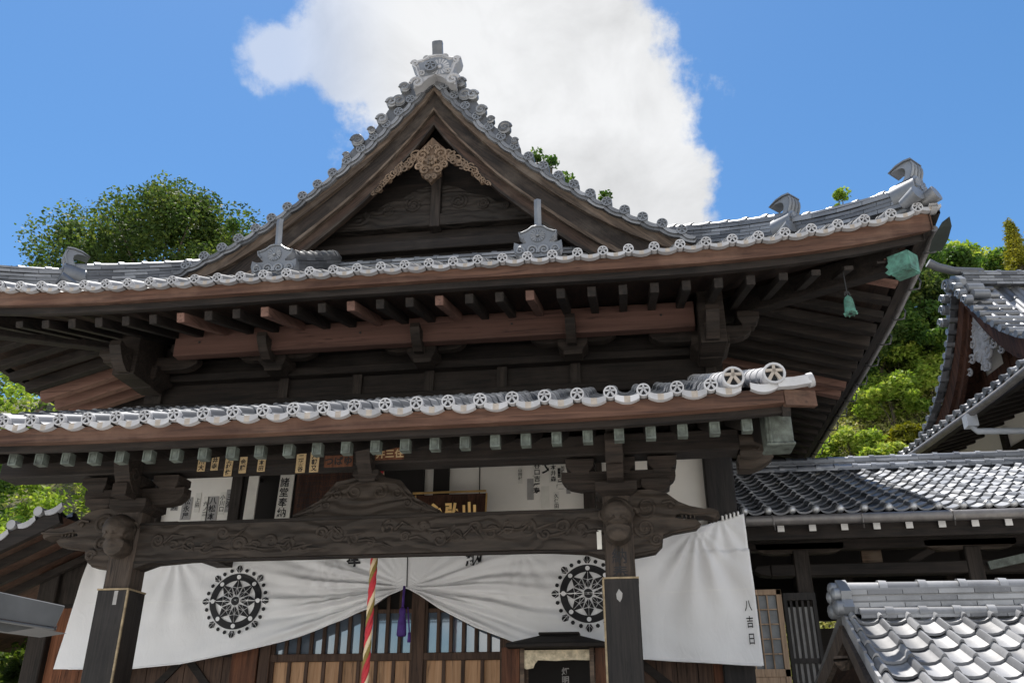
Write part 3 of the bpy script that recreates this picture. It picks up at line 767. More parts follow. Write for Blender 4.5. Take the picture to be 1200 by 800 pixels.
# hip rafters with copper caps
for sg in (1, -1):
    m = MB(); m.beam((XC + sg * 5.2, YE + .30, 5.93), (XC + sg * 3.2, YE + 2.3, 6.30), .16, .26); hr = mk('hip_rafter', m, WX, hall, bevel=.01)
    m = MB(); c = V((XC + sg * 5.15, YE + .25, 5.80)); d = V((sg, -1, -.05)).normalized(); r_ = d.cross(EZ).normalized(); u_ = r_.cross(d)
    ring = []
    K = .66; jag = [(.0, .15), (.0, .04), (.05, .0), (.01, -.06), (.07, -.09), (.02, -.15)]
    for s2 in (1, -1):   # two cheek plates with a torn, leaf-shaped rear edge, a front plate between
        poly = [(.28 * K, .14 * K), (.28 * K, -.15 * K)] + [((-.02 - a) * K, b * K) for a, b in reversed(jag)]
        m.prism(poly, c + r_ * (.085 * s2), d, u_, r_ * (.012 * s2))
    m.prism([(-.085, -.099), (.085, -.099), (.085, .092), (-.085, .092)], c + d * .185, r_, u_, d * .012)
    m.prism([(-.085, -.02), (.085, -.02), (.085, .185), (-.085, .185)], c + u_ * .09, r_, d, u_ * .012)
    m.prism([(-.085, .0), (.085, .0), (.085, .185), (-.085, .185)], c - u_ * .108, r_, d, u_ * .012)
    mk('copper_cap', m, COPPER, hr)
# side gutter on the right eave and its end leaf
m = MB(); gpts = [(XC + HW + .055, y, ZE + rise(y - YE - HW) - .11) for y in (7.75, 8.1, 8.5, 9.5, 11, 13, 15, 17.5)]
m.tube(gpts, .042, 10); gut = mk('eave_gutter', m, GUTT, hall, smooth_angle=40)
for y in [8.0 + .62 * k for k in range(15)]:
    z = ZE + rise(y - YE - HW) - .11
    m = MB(); m.tube([(XC + HW - .1, y, z - .03), (XC + HW + .02, y, z - .09), (XC + HW + .12, y, z - .08), (XC + HW + .15, y, z + .01), (XC + HW + .13, y, z + .05)], .010, 5); mk('gutter_bracket', m, BLACKM, gut)
m = MB(); p0 = V((XC + HW + .05, 7.82, 6.05))
m.sweep([p0 + V((.0, -.0, -.08)), p0 + V((.02, -.12, -.02)), p0 + V((.05, -.24, .05)), p0 + V((.08, -.29, .10))], [[(-.07 * k, -.02), (.07 * k, -.02), (.04 * k, .03 * k), (-.04 * k, .03 * k)] for k in (.9, 1.1, .8, .1)], V((1, 0, 0)), V((0, -.4, .9)))
mk('gutter_end_leaf', m, plain('blackened_copper', (.014, .02, .018), .8, .4, 9), gut)

# ---- upper wall, brackets, long pinkish beam
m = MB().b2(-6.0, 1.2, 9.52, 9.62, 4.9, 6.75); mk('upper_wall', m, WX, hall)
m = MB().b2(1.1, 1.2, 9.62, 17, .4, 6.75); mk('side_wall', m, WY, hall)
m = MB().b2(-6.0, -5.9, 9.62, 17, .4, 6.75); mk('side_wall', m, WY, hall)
m = MB().b2(-6.0, 1.2, 17, 17.1, .0, 6.75); mk('back_wall', m, WX, hall)
for z0, z1, yy in ((5.66, 5.76, 9.38), (5.28, 5.40, 9.44), (5.98, 6.12, 9.36)):
    m = MB().b2(-6.05, 1.25, yy, 9.53, z0, z1); mk('wall_rail', m, WX, hall, bevel=.01)
for x in (-5.8, -4.14, -3.2, -2.3, -1.4, -.52, 1.06): m = MB().b2(x - .06, x + .06, 9.46, 9.55, 5.38, 5.68); mk('wall_stud', m, WZ, hall)
m = MB().b2(-5.32, .87, 8.85, 8.99, 5.77, 6.085); mk('front_purlin', m, PINK, hall, bevel=.008)
m = MB()
for x in (-5.0, -3.0, -1.2, .5): m.lathe([(.013, 0), (.013, .012), (.001, .014)], (x, 8.85, 5.93), EYN, 8)
mk('purlin_nails', m, BLACKM, hall); 
def block(mb, c, w, h):   # bearing block: square top, tapered foot
    c = V(c)
    mb.box(c + EZ * h * .25, (w, w, h * .5)); b = len(mb.v)
    for z, k in ((-.5, .62), (-.28, .66), (0, 1.0)):
        for x, y in ((-.5, -.5), (.5, -.5), (.5, .5), (-.5, .5)): mb.v.append(c + V((x * w * k, y * w * k, z * h)))
    for i in (0, 1):
        for k in range(4):
            j = (k + 1) % 4; mb._f(b + i * 4 + k, b + i * 4 + j, b + (i + 1) * 4 + j, b + (i + 1) * 4 + k)
    mb._f(b, b + 3, b + 2, b + 1)
def arm(mb, c, L, h, w, ex=EX):   # boat-shaped bracket arm
    half = [(0, -h * .5), (L * .33, -h * .5), (L * .42, -h * .38), (L * .48, -h * .1), (L * .5, h * .1), (L * .5, h * .5), (0, h * .5)]
    ex = V(ex); dp = ex.cross(EZ)
    mb.prism(half + [(-x, z) for x, z in reversed(half[1:-1])], V(c) - dp * w / 2, ex, EZ, dp * w)
def nose(mb, c, L, h, w, d=EYN):   # carved beam nose rising to a curl
    poly = [(0, -h * .5), (L * .35, -h * .55), (L * .65, -h * .3), (L * .85, .0), (L, h * .32), (L * .96, h * .55), (L * .78, h * .48), (L * .6, h * .42), (L * .3, h * .5), (0, h * .5)]
    d = V(d); dp = d.cross(EZ); mb.prism(poly, V(c) - dp * w / 2, d, EZ, dp * w)
    for s in (1, -1): mb.spiral(V(c) + d * L * .42 + dp * (w / 2) * s, h * .24, 1.6, h * .05, d, EZ)
for x in (-4.14, -2.3, -.52):
    m = MB(); block(m, (x, 9.2, 5.72), .34, .20); arm(m, (x, 9.2, 5.86), 1.0, .15, .12)
    for dx in (-.40, 0, .40): block(m, (x + dx, 9.2, 5.99), .22, .15)
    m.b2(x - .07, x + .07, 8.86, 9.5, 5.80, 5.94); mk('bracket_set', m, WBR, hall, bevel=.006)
    m = MB(); nose(m, (x, 9.0, 5.80), .34, .24, .11); mk('bracket_nose', m, WBR, hall)
for x, sg in ((1.04, 1), (-5.82, -1)):
    m = MB(); block(m, (x, 9.25, 5.62), .42, .26); arm(m, (x - sg * .1, 9.2, 5.80), 1.15, .17, .14)
    for dx in (-.5, 0, .45): block(m, (x + dx, 9.2, 5.95), .25, .18)
    m.b2(x - .14, x + .14, 8.7, 9.3, 5.5, 6.2); mk('corner_bracket', m, WBR, hall, bevel=.008)
    m = MB(); nose(m, (x - sg * .02, 8.75, 5.66), .34, .28, .14); mk('bracket_nose', m, WBR, hall)
    m = MB().b2(x - .16, x + .16, 9.60, 9.85, .4, 5.55); mk('corner_post', m, WBLK, hall, bevel=.015)
# ------------------------------------------------------------------ porch
PX0, PX1, PY = -5.98, 1.14, 6.2
PC = (PX0 + PX1) / 2
def zp(x, t): return 3.955 + .05 * (abs(x - PC) / 3.5) ** 4 + .388 * t + .004 * t * t
def S_p(u, t): return V((u, PY + t, zp(u, t)))
npc = 27; pcw = (PX1 - PX0 - .34) / npc
mb = MB(); cols = [(PX0 + .0 + i * pcw, PX0 + (i + 1) * pcw, 0, 3.3) for i in range(npc)]
tiles(mb, S_p, cols, .27); porch = mk('porch_roof', mb, TILED, hall, smooth_angle=38)
mb = MB()
for i in range(npc + 1): wave_band(mb, V((PX0 + i * pcw, PY - .02, zp(PX0 + i * pcw, 0) + .0)), pcw * .74, .052)
x = PX1 - .2; wave_band(mb, V((x + .12, PY - .02, zp(x, 0) + .01)), .2, .062)
# corner piece running out to the right
mb.sweep([(PX1 + .02, PY - .02, zp(1.1, 0) + .0), (PX1 + .14, PY - .0, zp(1.1, 0) + .01), (PX1 + .27, PY + .02, zp(1.1, 0) + .035)], [(-.02, -.05), (.05, -.05), (.05, .02), (-.02, .02)], V((0, -1, 0)), EZ)
mb.tube([(PX1 + .25, PY + .02, zp(1.1, 0) + .02), (PX1 + .29, PY + .02, zp(1.1, 0) + .03)], .055, 12)
mk('eave_tile_edge', mb, [TILEW, STAIN], porch, smooth_angle=50)
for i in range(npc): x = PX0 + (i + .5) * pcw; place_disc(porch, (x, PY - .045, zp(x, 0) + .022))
bo = mk('big', disc_mb(big=True), [TILEW, RECESS, STAIN], None, smooth_angle=40, origin=(0, 0, 0)); big_mesh = bo.data; bpy.data.objects.remove(bo)
for x in (PX1 - .30, PX1 + .0):
    m = MB(); pts = [V((x, PY + t, zp(x, t) + .055)) for t in (-.02, .6, 1.4, 2.4, 3.3)]
    for a, b in zip(pts, pts[1:]):
        L = (b - a).length; n = max(1, round(L / .28))
        for k in range(n):
            p = a.lerp(b, k / n); q = a.lerp(b, (k + 1) / n); m.tube([p, q], [.082, .074], 12)
    mk('verge_roll', m, TILEW if x > PX1 - .1 else TILEW, porch, smooth_angle=40)
    place_disc(porch, (x, PY - .07, zp(x, 0) + .055), 1.62, big_mesh)
def prun(pr, x0=PX0 - .02, x1=PX1 + .06):
    n = 24; xs = [x0 + (x1 - x0) * i / n for i in range(n + 1)]; rows = [[V((x, PY + o, zp(x, 0) + dz)) for x in xs] for (o, dz) in pr]; rows.append(rows[0])
    m = MB(); m.grid(rows); k = len(pr); m._f(*[i * (n + 1) for i in range(k)]); m._f(*[i * (n + 1) + n for i in reversed(range(k))]); return m
mk('eave_fascia', prun([(.0, -.035), (.0, -.155), (.12, -.155), (.12, -.035)]), FASC, hall)
mk('eave_batten', prun([(.09, -.10), (.09, -.205), (.15, -.205), (.15, -.1)]), WX, hall)
mk('soffit_boards', prun([(.2, -.10), (3.35, 1.25), (3.35, 1.29), (.2, -.06)]), SOFF, hall)
m = MB().beam((PX1 + .06, PY + .02, zp(1.1, 0) - .11), (PX1 + .30, PY + .1, zp(1.1, 0) - .10), .05, .12); mk('eave_fascia', m, FASC, hall)
# verge board on the right end
m = MB().beam((PX1 + .08, PY + .05, zp(PX1, 0) - .14), (PX1 + .08, 9.5, zp(PX1, 3.3) - .14), .06, .2); mk('verge_board', m, WY, hall)
# porch rafters with copper caps
xs = [.94 - .2425 * i for i in range(29)]
pr0 = mk('porch_rafter', MB().beam((0, .05, .018), (0, 3.0, 1.15), .07, .09), WY, hall, origin=(0, 0, 0), bevel=.004)
m = MB(); w, hh, dd = .076, .098, .075
m.b2(-w / 2, w / 2, 0, dd, -hh / 2, hh / 2)
for a, b, c_, d_ in ((-w / 2, w / 2, hh / 2 - .012, hh / 2), (-w / 2, w / 2, -hh / 2, -hh / 2 + .012), (-w / 2, -w / 2 + .012, -hh / 2 + .012, hh / 2 - .012), (w / 2 - .012, w / 2, -hh / 2 + .012, hh / 2 - .012)): m.b2(a, b, -.007, .002, c_, d_)
m.b2(-.02, .02, -.004, .002, -.028, .028)
cap0 = mk('copper_cap', m, COPPERD, pr0, origin=(0, 0, 0))
for i, x in enumerate(xs):
    p = V((x, PY + .20, zp(x, 0) - .237))
    if i == 0:
        pr0.location = p - WLOC[hall]; WLOC[pr0] = p; cap0.location = (0, 0, 0)
    else:
        o = cp(pr0, hall, p); cp(cap0, o, p)
# purlin on the porch posts
m = MB(); m.b2(-6.0, 1.0, 7.36, 7.62, 3.87, 4.06); kt = mk('porch_purlin', m, WX, hall, bevel=.012)
m = MB(); m.b2(-6.0, 1.05, 7.50, 7.53, 4.05, 4.34); mk('purlin_filler', m, WX, kt)
m = MB(); m.b2(1.0, 1.13, 7.37, 7.61, 3.87, 4.0); nose(m, (1.0, 7.49, 3.90), .34, .22, .20, V((1, 0, 0))); nose(m, (.98, 7.5, 3.77), .30, .12, .18, V((1, 0, 0))); mk('purlin_nose', m, CARV2, kt, smooth_angle=30)
m = MB(); m.b2(1.10, 1.30, 6.55, 6.80, 3.66, 3.99); m.b2(1.09, 1.31, 6.54, 6.81, 3.64, 3.665); m.b2(1.12, 1.14, 6.53, 6.552, 3.66, 3.99); mk('copper_cap', m, COPPERD, hall, bevel=.008)
m = MB(); m.beam((1.2, 6.75, 3.83), (1.2, 9.5, 4.95), .16, .26); mk('verge_rafter', m, WY, hall)
# posts: weathered square post, dark board sleeve below
POSTS = (-4.585, -.085)
posts = []
for x, lab in zip(POSTS, ('left', 'right')):
    m = MB(); m.b2(x - .125, x + .125, 7.375, 7.625, 0.2, 3.62); m.b2(x - .2, x + .2, 7.3, 7.7, 0, .2)
    p = mk('porch_post', m, POSTW, hall, bevel=.02); posts.append(p)
    m = MB(); m.b2(x - .145, x + .145, 7.352, 7.648, .2, 2.80); sl = mk('board_sleeve', m, WBLK, p, bevel=.006)
    m = MB()
    m.b2(x - .149, x + .149, 7.347, 7.652, 2.797, 2.812)
    ex_ = x + .146 if lab == 'left' else x - .146
    m.b2(ex_ - .008, ex_ + .008, 7.343, 7.36, .2, 2.80); mk('sleeve_trim', m, TRIM, p)
m = MB(); m.b2(POSTS[0] + .02, POSTS[0] + .055, 7.348, 7.352, 2.67, 2.79); mk('paper_slip', m, GREYP, posts[0])
m = MB(); m.prism([(0, .055), (.028, .02), (.022, -.02), (.004, -.05), (-.02, -.025), (-.024, .015)], (POSTS[1] - .02, 7.3475, 2.66), EX, EZ, (0, .004, 0)); mk('paper_slip', m, GREYP, posts[1], label='torn pale paper scrap on the post sleeve')
mk('carved_inscription', text_mb('納奉', .135, (POSTS[1] - .0, 7.372, 2.985), EX, EZ, .012, True), INK, posts[1])
m = MB(); m.b2(POSTS[1] - .185, POSTS[1] - .145, 7.385, 7.39, 3.05, 3.21); mk('paper_slip', m, PAPER, posts[1])
# carved cross beam: slightly arched underside, notched ends, scrolls in low relief
m = MB(); x0, x1 = POSTS[0] + .125, POSTS[1] - .125; n = 28; rows = [[], [], [], []]
for i in range(n + 1):
    q = i / n; x = x0 + (x1 - x0) * q; e = min(q, 1 - q)
    zb = 3.03 + .035 * min(1, e / .12) if e > .03 else 2.99
    for r, (y, z) in enumerate(((7.40, zb), (7.60, zb), (7.60, 3.405), (7.40, 3.405))): rows[r].append((x, y, z))
rows.append(rows[0]); m.grid(rows); beam_o = mk('carved_cross_beam', m, CARV, hall)
m = MB(); rnd = random.Random(5)
for k in range(26):
    x = x0 + .2 + (x1 - x0 - .4) * k / 25; z = 3.22 + rnd.uniform(-.07, .07); R = rnd.uniform(.045, .085)
    m.spiral((x, 7.40, z), R, rnd.uniform(1.1, 1.8), .016, EX, EZ, a0=rnd.uniform(0, 6), sgn=rnd.choice((-1, 1)), n=16, flat=.8)
    m.tube([(x + R * .8, 7.40, z - .02), (x + R + .06, 7.397, z + rnd.uniform(-.04, .06)), (x + R + .16, 7.40, z + rnd.uniform(-.07, .07))], [.014, .018, .006], 6)
mk('cloud_relief', m, CARV, beam_o, smooth_angle=60)
m = MB(); m.b2(x0, x1, 7.39, 7.405, 3.035, 3.05); m.b2(x0, x1, 7.385, 7.405, 3.375, 3.395); mk('beam_moulding', m, WX, beam_o)
# beast-head beam ends left and right of the posts (long snout curling out, open jaw)
def beast(x, sg):
    m = MB(); E_ = V((sg, 0, 0))
    up = [(0, 3.56), (.16, 3.57), (.30, 3.53), (.40, 3.45), (.50, 3.405), (.63, 3.375), (.68, 3.38), (.725, 3.36), (.74, 3.315), (.715, 3.285), (.675, 3.305), (.63, 3.315), (.55, 3.315), (.46, 3.335), (.38, 3.33), (.36, 3.30), (.44, 3.285), (.55, 3.28), (.575, 3.25), (.54, 3.215), (.44, 3.20), (.34, 3.185), (.25, 3.155), (.24, 3.08), (.18, 3.02), (0, 2.99)]
    # rounded body: three layers of the outline, the outer two drawn in
    for sc, y0, y1 in ((1.0, 7.44, 7.56), (.94, 7.40, 7.44), (.94, 7.56, 7.60)):
        cx, cz = .28, 3.32; m.prism([(cx + (a - cx) * sc if a > 0 else 0, cz + (b - cz) * sc) for a, b in up], (x, y0, 0), E_, EZ, (0, y1 - y0, 0))
    m.tube([(x + sg * .26, 7.385, 3.43), (x + sg * .33, 7.38, 3.44), (x + sg * .37, 7.385, 3.41)], .014, 6)
    m.lathe([(.025, 0), (.02, .015), (.001, .022)], (x + sg * .33, 7.40, 3.405), EYN, 8)
    for a, b, R in ((.12, 3.40, .10), (.10, 3.22, .085), (.19, 3.12, .05)): m.spiral((x + sg * a, 7.395, b), R, 1.6, .018, E_, EZ, sgn=sg, a0=pi)
    m.tube([(x + sg * t, 7.385, z) for t, z in ((.40, 3.345), (.50, 3.325), (.60, 3.33), (.72, 3.335))], .010, 5)
    for k in range(4): m.beam((x + sg * (.42 + .035 * k), 7.42, 3.325), (x + sg * (.42 + .035 * k), 7.42, 3.295), .016, .016, .006, .006, up=(0, 1, 0))
    return mk('beast_head_nose', m, CARV2, hall, smooth_angle=30)
beast(POSTS[1] + .125, 1); beast(POSTS[0] - .125, -1)
# forward-facing heads on the posts
for x in POSTS:
    m = MB(); m.lathe([(.09, .0), (.135, .06), (.14, .14), (.11, .22), (.07, .27), (.01, .29)], (x, 7.40, 3.32), EYN, 14)
    m.lathe([(.10, .0), (.12, .08), (.10, .18), (.02, .24)], (x, 7.40, 3.18), EYN, 12)
    for s in (1, -1):
        m.lathe([(.03, 0), (.028, .02), (.001, .035)], (x + s * .06, 7.19, 3.37), EYN, 8); m.spiral((x + s * .11, 7.30, 3.33), .06, 1.4, .016, EX, EZ, sgn=s)
        m.tube([(x + s * .02, 7.13, 3.27), (x + s * .09, 7.2, 3.25)], .018, 6)
    mk('lion_head_nose', m, CARV2, hall, smooth_angle=40)
    sgn = 1 if x > -2 else -1
    m = MB(); block(m, (x, 7.5, 3.54), .36, .16); arm(m, (x + sgn * .02, 7.5, 3.66), 1.0, .16, .14)
    block(m, (x + sgn * .34, 7.5, 3.585), .25, .12)
    for dx in (-.36, 0, .36): block(m, (x + dx + sgn * .05, 7.5, 3.78), .25, .13)
    nose(m, (x, 7.35, 3.82), .25, .30, .15)
    m.b2(x - .07, x + .07, 7.15, 7.9, 3.60, 3.72); mk('porch_bracket', m, WBR, hall, bevel=.006)
    m = MB(); nose(m, (x, 7.36, 3.95), .22, .26, .13); mk('bracket_nose', m, WBR, hall)
    m = MB(); pts = [(x, 7.62, 3.30), (x, 8.1, 3.42), (x, 8.7, 3.5), (x, 9.5, 3.52)]; m.sweep(pts, [(-.09, -.16), (.09, -.16), (.09, .16), (-.09, .16)], EX, EZ); mk('tie_beam', m, CARV, hall)
# frog-leg strut in the middle of the cross beam
m = MB(); xk = -2.33
half = [(0, 3.76), (.14, 3.76), (.30, 3.73), (.36, 3.66), (.45, 3.56), (.58, 3.49), (.68, 3.44), (.69, 3.405), (0, 3.405)]
m.prism(half + [(-a, b) for a, b in reversed(half[1:-1])], (xk, 7.43, 0), EX, EZ, (0, .14, 0))
for sg in (1, -1):
    for a, b, R in ((.12, 3.63, .075), (.28, 3.61, .06), (.38, 3.52, .05), (.52, 3.46, .035)): m.spiral((xk + sg * a, 7.425, b), R, 1.6, .014, EX, EZ, sgn=-sg, a0=pi / 2)
    m.tube([(xk + sg * a, 7.425, b) for a, b in ((.02, 3.72), (.27, 3.69), (.35, 3.61), (.44, 3.52), (.56, 3.46), (.66, 3.425))], .012, 5)
mk('frog_leg_strut', m, CARV, hall, smooth_angle=35)
m = MB(); block(m, (xk, 7.45, 3.76), .24, .09); nose(m, (xk, 7.40, 3.90), .22, .24, .13); mk('bracket_nose', m, WBR, hall)

# ---- lower front wall of the hall
FW = 9.70
m = MB().b2(-6.0, 1.06, FW + .04, FW + .12, 3.2, 5.0); plw = mk('plaster_wall', m, PLAST, hall)
m = MB().b2(-6.1, 1.2, FW - .02, FW + .06, 4.52, 4.72); mk('wall_rail', m, WX, hall, bevel=.01)
m = MB().b2(-6.1, 1.2, FW - .04, FW + .06, 3.46, 3.62); mk('wall_rail', m, WX, hall, bevel=.01)
for x, w in ((-.42, .13), (-.30, .07), (-5.72, .2), (-4.66, .14)): m = MB().b2(x - w / 2, x + w / 2, FW - .06, FW + .05, 3.55, 4.6); mk('wall_stud', m, WZ, hall, bevel=.006)
m = MB().b2(-4.60, -2.36, FW - .035, FW + .045, 3.55, 4.6); mk('dark_wall_panel', m, DARKIN, hall)
m = MB().b2(-2.24, -2.06, FW - .035, FW + .045, 3.95, 4.52); mk('dark_wall_panel', m, DARKIN, hall)
m = MB().b2(-1.705, -1.695, FW + .03, FW + .045, 3.9, 4.55); mk('panel_joint', m, WZ, hall)
# paper name slips on the plaster
def slip(x, z, w, hgt, mat, txt='', ts=None, y=FW + .036, bold=.02, ink=INK):
    m = MB().b2(x - w / 2, x + w / 2, y - .003, y, z - hgt / 2, z + hgt / 2); s = mk('paper_slip', m, mat, hall)
    if txt:
        ts = ts or min(w * .85, hgt / len(txt) * .92)
        t = text_mb(txt, ts, (x, y - .0045, z + (len(txt) - 1) * ts * .52), EX, EZ, bold, True); mk('slip_lettering', t, ink, s)
slip(-1.22, 4.40, .055, .22, PAPER, '山田村', y=FW + .034); slip(-1.10, 4.22, .075, .25, GREYP); slip(-1.02, 4.42, .09, .26, PAPER, '谷口吉')
slip(-.93, 4.12, .095, .26, PAPER, ''); slip(-.83, 4.40, .10, .22, PAPER, '本井森'); slip(-.80, 4.07, .065, .22, PAPER, '久保田')
slip(-.72, 4.44, .05, .18, PAPER, '加藤'); slip(-.66, 4.23, .05, .16, GREYP, '岩本', ink=INK); slip(-.62, 4.46, .045, .15, PAPER, '中川')
LET = [('佐海寿', .082, -1.03, 4.37, .02), ('文', .15, -.89, 4.47, .03), ('昌富', .125, -.745, 4.40, .04)]
for txt, ts, x, z, bd in LET: mk('wall_lettering', text_mb(txt, ts, (x, FW + .0355, z), EX, EZ, bd, True), INK, hall)
# left plaster bay with its slips
for (x, z, w, hh, mt, tx) in ((-5.42, 4.24, .09, .26, GREYP, '木村勇'), (-5.26, 4.13, .13, .28, GREYP, '松永屋'), (-5.13, 4.2, .07, .24, PAPER, '上田'), (-5.02, 4.12, .07, .30, PAPER, '六ノ三'), (-4.93, 4.12, .14, .30, GREYP, '八松本'), (-4.81, 4.18, .08, .28, PAPER, '小川口'), (-4.72, 4.21, .1, .28, GREYP, '三浦')):
    slip(x - .05, z, w, hh, mt, tx)
# gilt-lettered name tags on the porch purlin
for x, z, w, hh, tx in ((-3.93, 3.925, .075, .13, '川大'), (-3.80, 3.93, .07, .13, '井寺'), (-3.66, 3.895, .075, .18, '上村佐'), (-3.52, 3.905, .07, .155, '金藤'), (-3.34, 3.92, .075, .17, '山本田'), (-2.96, 3.90, .09, .18, '二熊谷'), (-2.83, 3.905, .085, .19, '六朝又')):
    m = MB().b2(x - w / 2, x + w / 2, 7.352, 7.36, z - hh / 2, z + hh / 2); s = mk('name_tag', m, GOLDW, kt)
    ts = min(w * .8, hh / len(tx) * .9); mk('tag_lettering', text_mb(tx, ts, (x, 7.3505, z + (len(tx) - 1) * ts * .52), EX, EZ, .03, True), INK, kt)
for x, tx, w, z in ((-2.60, 'つばゆ', .27, 3.905), (-2.12, '井三住', .27, 3.955)):
    m = MB().b2(x - w / 2, x + w / 2, 7.352, 7.36, z - .055, z + .055); mk('name_tag', m, RUSTW, kt); mk('tag_lettering', text_mb(tx, .085, (x - .088, 7.3505, z), EX, EZ, .03), INK if tx[0] == 'つ' else GOLDW, kt)
# doors behind the curtain
m = MB().b2(-6.0, 1.1, FW + .06, FW + .10, .6, 3.5); mk('door_backing', m, DARKIN, hall)
for x in (-4.06, -1.34): m = MB().b2(x - .06, x + .06, FW - .07, FW + .05, .6, 3.5); mk('door_jamb', m, LATT, hall, bevel=.006)
m = MB(); m.b2(-4.0, -1.4, FW - .05, FW + .03, 2.36, 2.44); mk('door_rail', m, LATT, hall, bevel=.005)
m = MB(); m.b2(-2.40, -2.27, FW - .06, FW + .03, .6, 3.5); mk('door_stile', m, LATT, hall, bevel=.005)
for (a, b) in ((-3.98, -2.41), (-2.26, -1.42)):
    n = round((b - a) / .20)
    for k in range(n):
        xa = a + (b - a) * k / n; xb = a + (b - a) * (k + 1) / n
        m = MB().b2(xa + .018, xb - .018, FW + .0, FW + .02, .7, 2.36); mk('door_board', m, PANEL, hall)
    m = MB()
    for k in range(n + 1): x = a + (b - a) * k / n; m.b2(x - .018, x + .018, FW - .03, FW + .025, .7, 2.36)
    mk('door_batten', m, LATT, hall)
    m = MB(); n2 = round((b - a) / .145)
    for k in range(n2 + 1): x = a + (b - a) * k / n2; m.b2(x - .018, x + .018, FW - .035, FW + .0, 2.44, 3.5)
    m.b2(a, b, FW - .02, FW + .015, 2.86, 2.90); mk('window_lattice', m, LATT, hall)
    m = MB().b2(a, b, FW + .02, FW + .026, 2.44, 2.86)
    gl, nt, N, L, bs = newmat('window_glass'); bs.inputs['Base Color'].default_value = (.10, .13, .17, 1); bs.inputs['Roughness'].default_value = .04; bs.inputs['Specular IOR Level'].default_value = 1.0; bs.inputs['IOR'].default_value = 2.0
    mk('window_pane', m, gl, hall)
# plank shutters left and right with diagonal braces
for (a, b) in ((-5.9, -4.12), (-1.28, 1.06)):
    m = MB(); n = round((b - a) / .22)
    for k in range(n): m.b2(a + (b - a) * k / n + .004, a + (b - a) * (k + 1) / n - .004, FW + .0, FW + .03, .6, 3.4)
    mk('plank_shutter', m, LATT, hall)
    m = MB(); m.b2(a, b, FW - .02, FW + .005, 2.42, 2.50); mid = (a + b) / 2
    m.beam((a + .1, FW - .012, 1.6), (mid, FW - .012, 2.44), .022, .08); m.beam((mid, FW - .014, 2.44), (b - .1, FW - .014, 1.6), .022, .08); mk('shutter_brace', m, WX, hall)
for x, w in ((-4.30, .3), (.88, .18)): m = MB().b2(x - w / 2, x + w / 2, FW - .05, FW + .03, .6, 3.4); mk('door_stile', m, RUSTW, hall, bevel=.006)
m = MB().b2(-6.3, 1.5, 7.9, 17, .0, .55); mk('hall_plinth', m, WX, hall)
m = MB()
for k in range(3): m.b2(-4.2, -.5, 6.9 + .33 * k, 7.9, .18 * k, .18 * k + .18)
mk('porch_steps', m, plain('grey_stone_step', (.3, .29, .27), .9, .2, 5), hall)

# ------------------------------------------------------------------ curtain with two wheel crests
CLOTH, nt, N, L, bs = newmat('white_cotton_cloth')
v = coords(N, L, (1, 1, 1), False); wv = noise_t(N, L, v, 3.0, 4, .5); r = ramp(N, [(.3, (.80, .80, .81)), (.7, (.86, .86, .87))]); L.new(wv, r.inputs[0]); L.new(r.outputs[0], bs.inputs['Base Color']); bs.inputs['Roughness'].default_value = .85
wf = noise_t(N, L, v, 260, 2, .5); wr = noise_t(N, L, coords(N, L, (1, 1, .45), False), 9, 5, .6, 1.5); ad = N.new('ShaderNodeMath'); ad.operation = 'MULTIPLY_ADD'; ad.inputs[1].default_value = .06; L.new(wf, ad.inputs[0]); L.new(wr, ad.inputs[2]); bump(N, L, ad.outputs[0], bs, .22, .03)
tr = N.new('ShaderNodeBsdfTranslucent'); tr.inputs[0].default_value = (.6, .6, .6, 1); ms = N.new('ShaderNodeMixShader'); ms.inputs[0].default_value = .12
L.new(bs.outputs[0], ms.inputs[1]); L.new(tr.outputs[0], ms.inputs[2]); L.new(ms.outputs[0], N['Material Output'].inputs[0])
CB = [(-6.44, 2.30), (-5.62, 2.285), (-4.95, 2.34), (-4.25, 2.46), (-3.6, 2.61), (-3.2, 2.75), (-2.85, 2.90), (-2.60, 3.03), (-2.45, 3.10), (-2.30, 3.02), (-2.05, 2.86), (-1.67, 2.67), (-1.21, 2.50), (-.7, 2.41), (.06, 2.335), (.7, 2.29), (1.24, 2.25)]
GX, GZ = -2.45, 3.10
def cur_y(x, z):
    y = 9.47
    dx = x - GX; dz = z - GZ; d = sqrt(dx * dx + dz * dz); side = 1 if dx > 0 else -1
    ang = atan2(dz, abs(dx) + 1e-6)
    amp = .040 * math.exp(-((d - .7) / .75) ** 2) + .028 * math.exp(-d / 1.9)
    w = min(1, d / .22)
    band = 1 / (1 + math.exp((ang + .02) * 9 - 2.2))       # stronger below the gather height
    ph = 1.3 * mnoise.noise(V((x * 1.1, z * 1.1, 2.0))) + (0 if side > 0 else 1.1)
    y += amp * w * (sin(ang * 27 + ph * 2.6 - d * 1.3) * (.10 + .90 * band) + .4 * sin(ang * 71 + ph * 3) * band)
    # long oblique pulls from hooks along the top edge
    for (hx, hz, k, s) in ((.72, 3.66, 15, .030), (.98, 3.78, 11, .018), (-5.2, 3.55, 13, .018), (-3.35, 3.52, 16, .020), (-1.2, 3.52, 15, .018), (-6.2, 3.66, 10, .016)):
        ex_ = x - hx; ez = hz - z
        if ez > 0:
            a2 = atan2(ex_, ez); dd = sqrt(ex_ * ex_ + ez * ez); y += s * math.exp(-(a2 / .85) ** 2) * sin(a2 * k + hx) * math.exp(-((dd - .45) / .5) ** 2)
    y += .025 * mnoise.noise(V((x * .9, z * .9, 7.7))) + .012 * mnoise.noise(V((x * 2.6, z * 1.4, 1.7)))
    if x > .2: y -= .10 * ((x - .2) / 1.0) ** 2 * (1.0 if z < 3.4 else .5) - .02 * sin((x - .2) * 9)
    return y
def cur_top(x): return 3.56 + (.10 if x < -5.9 else 0) + max(0, (x - .35)) * .26
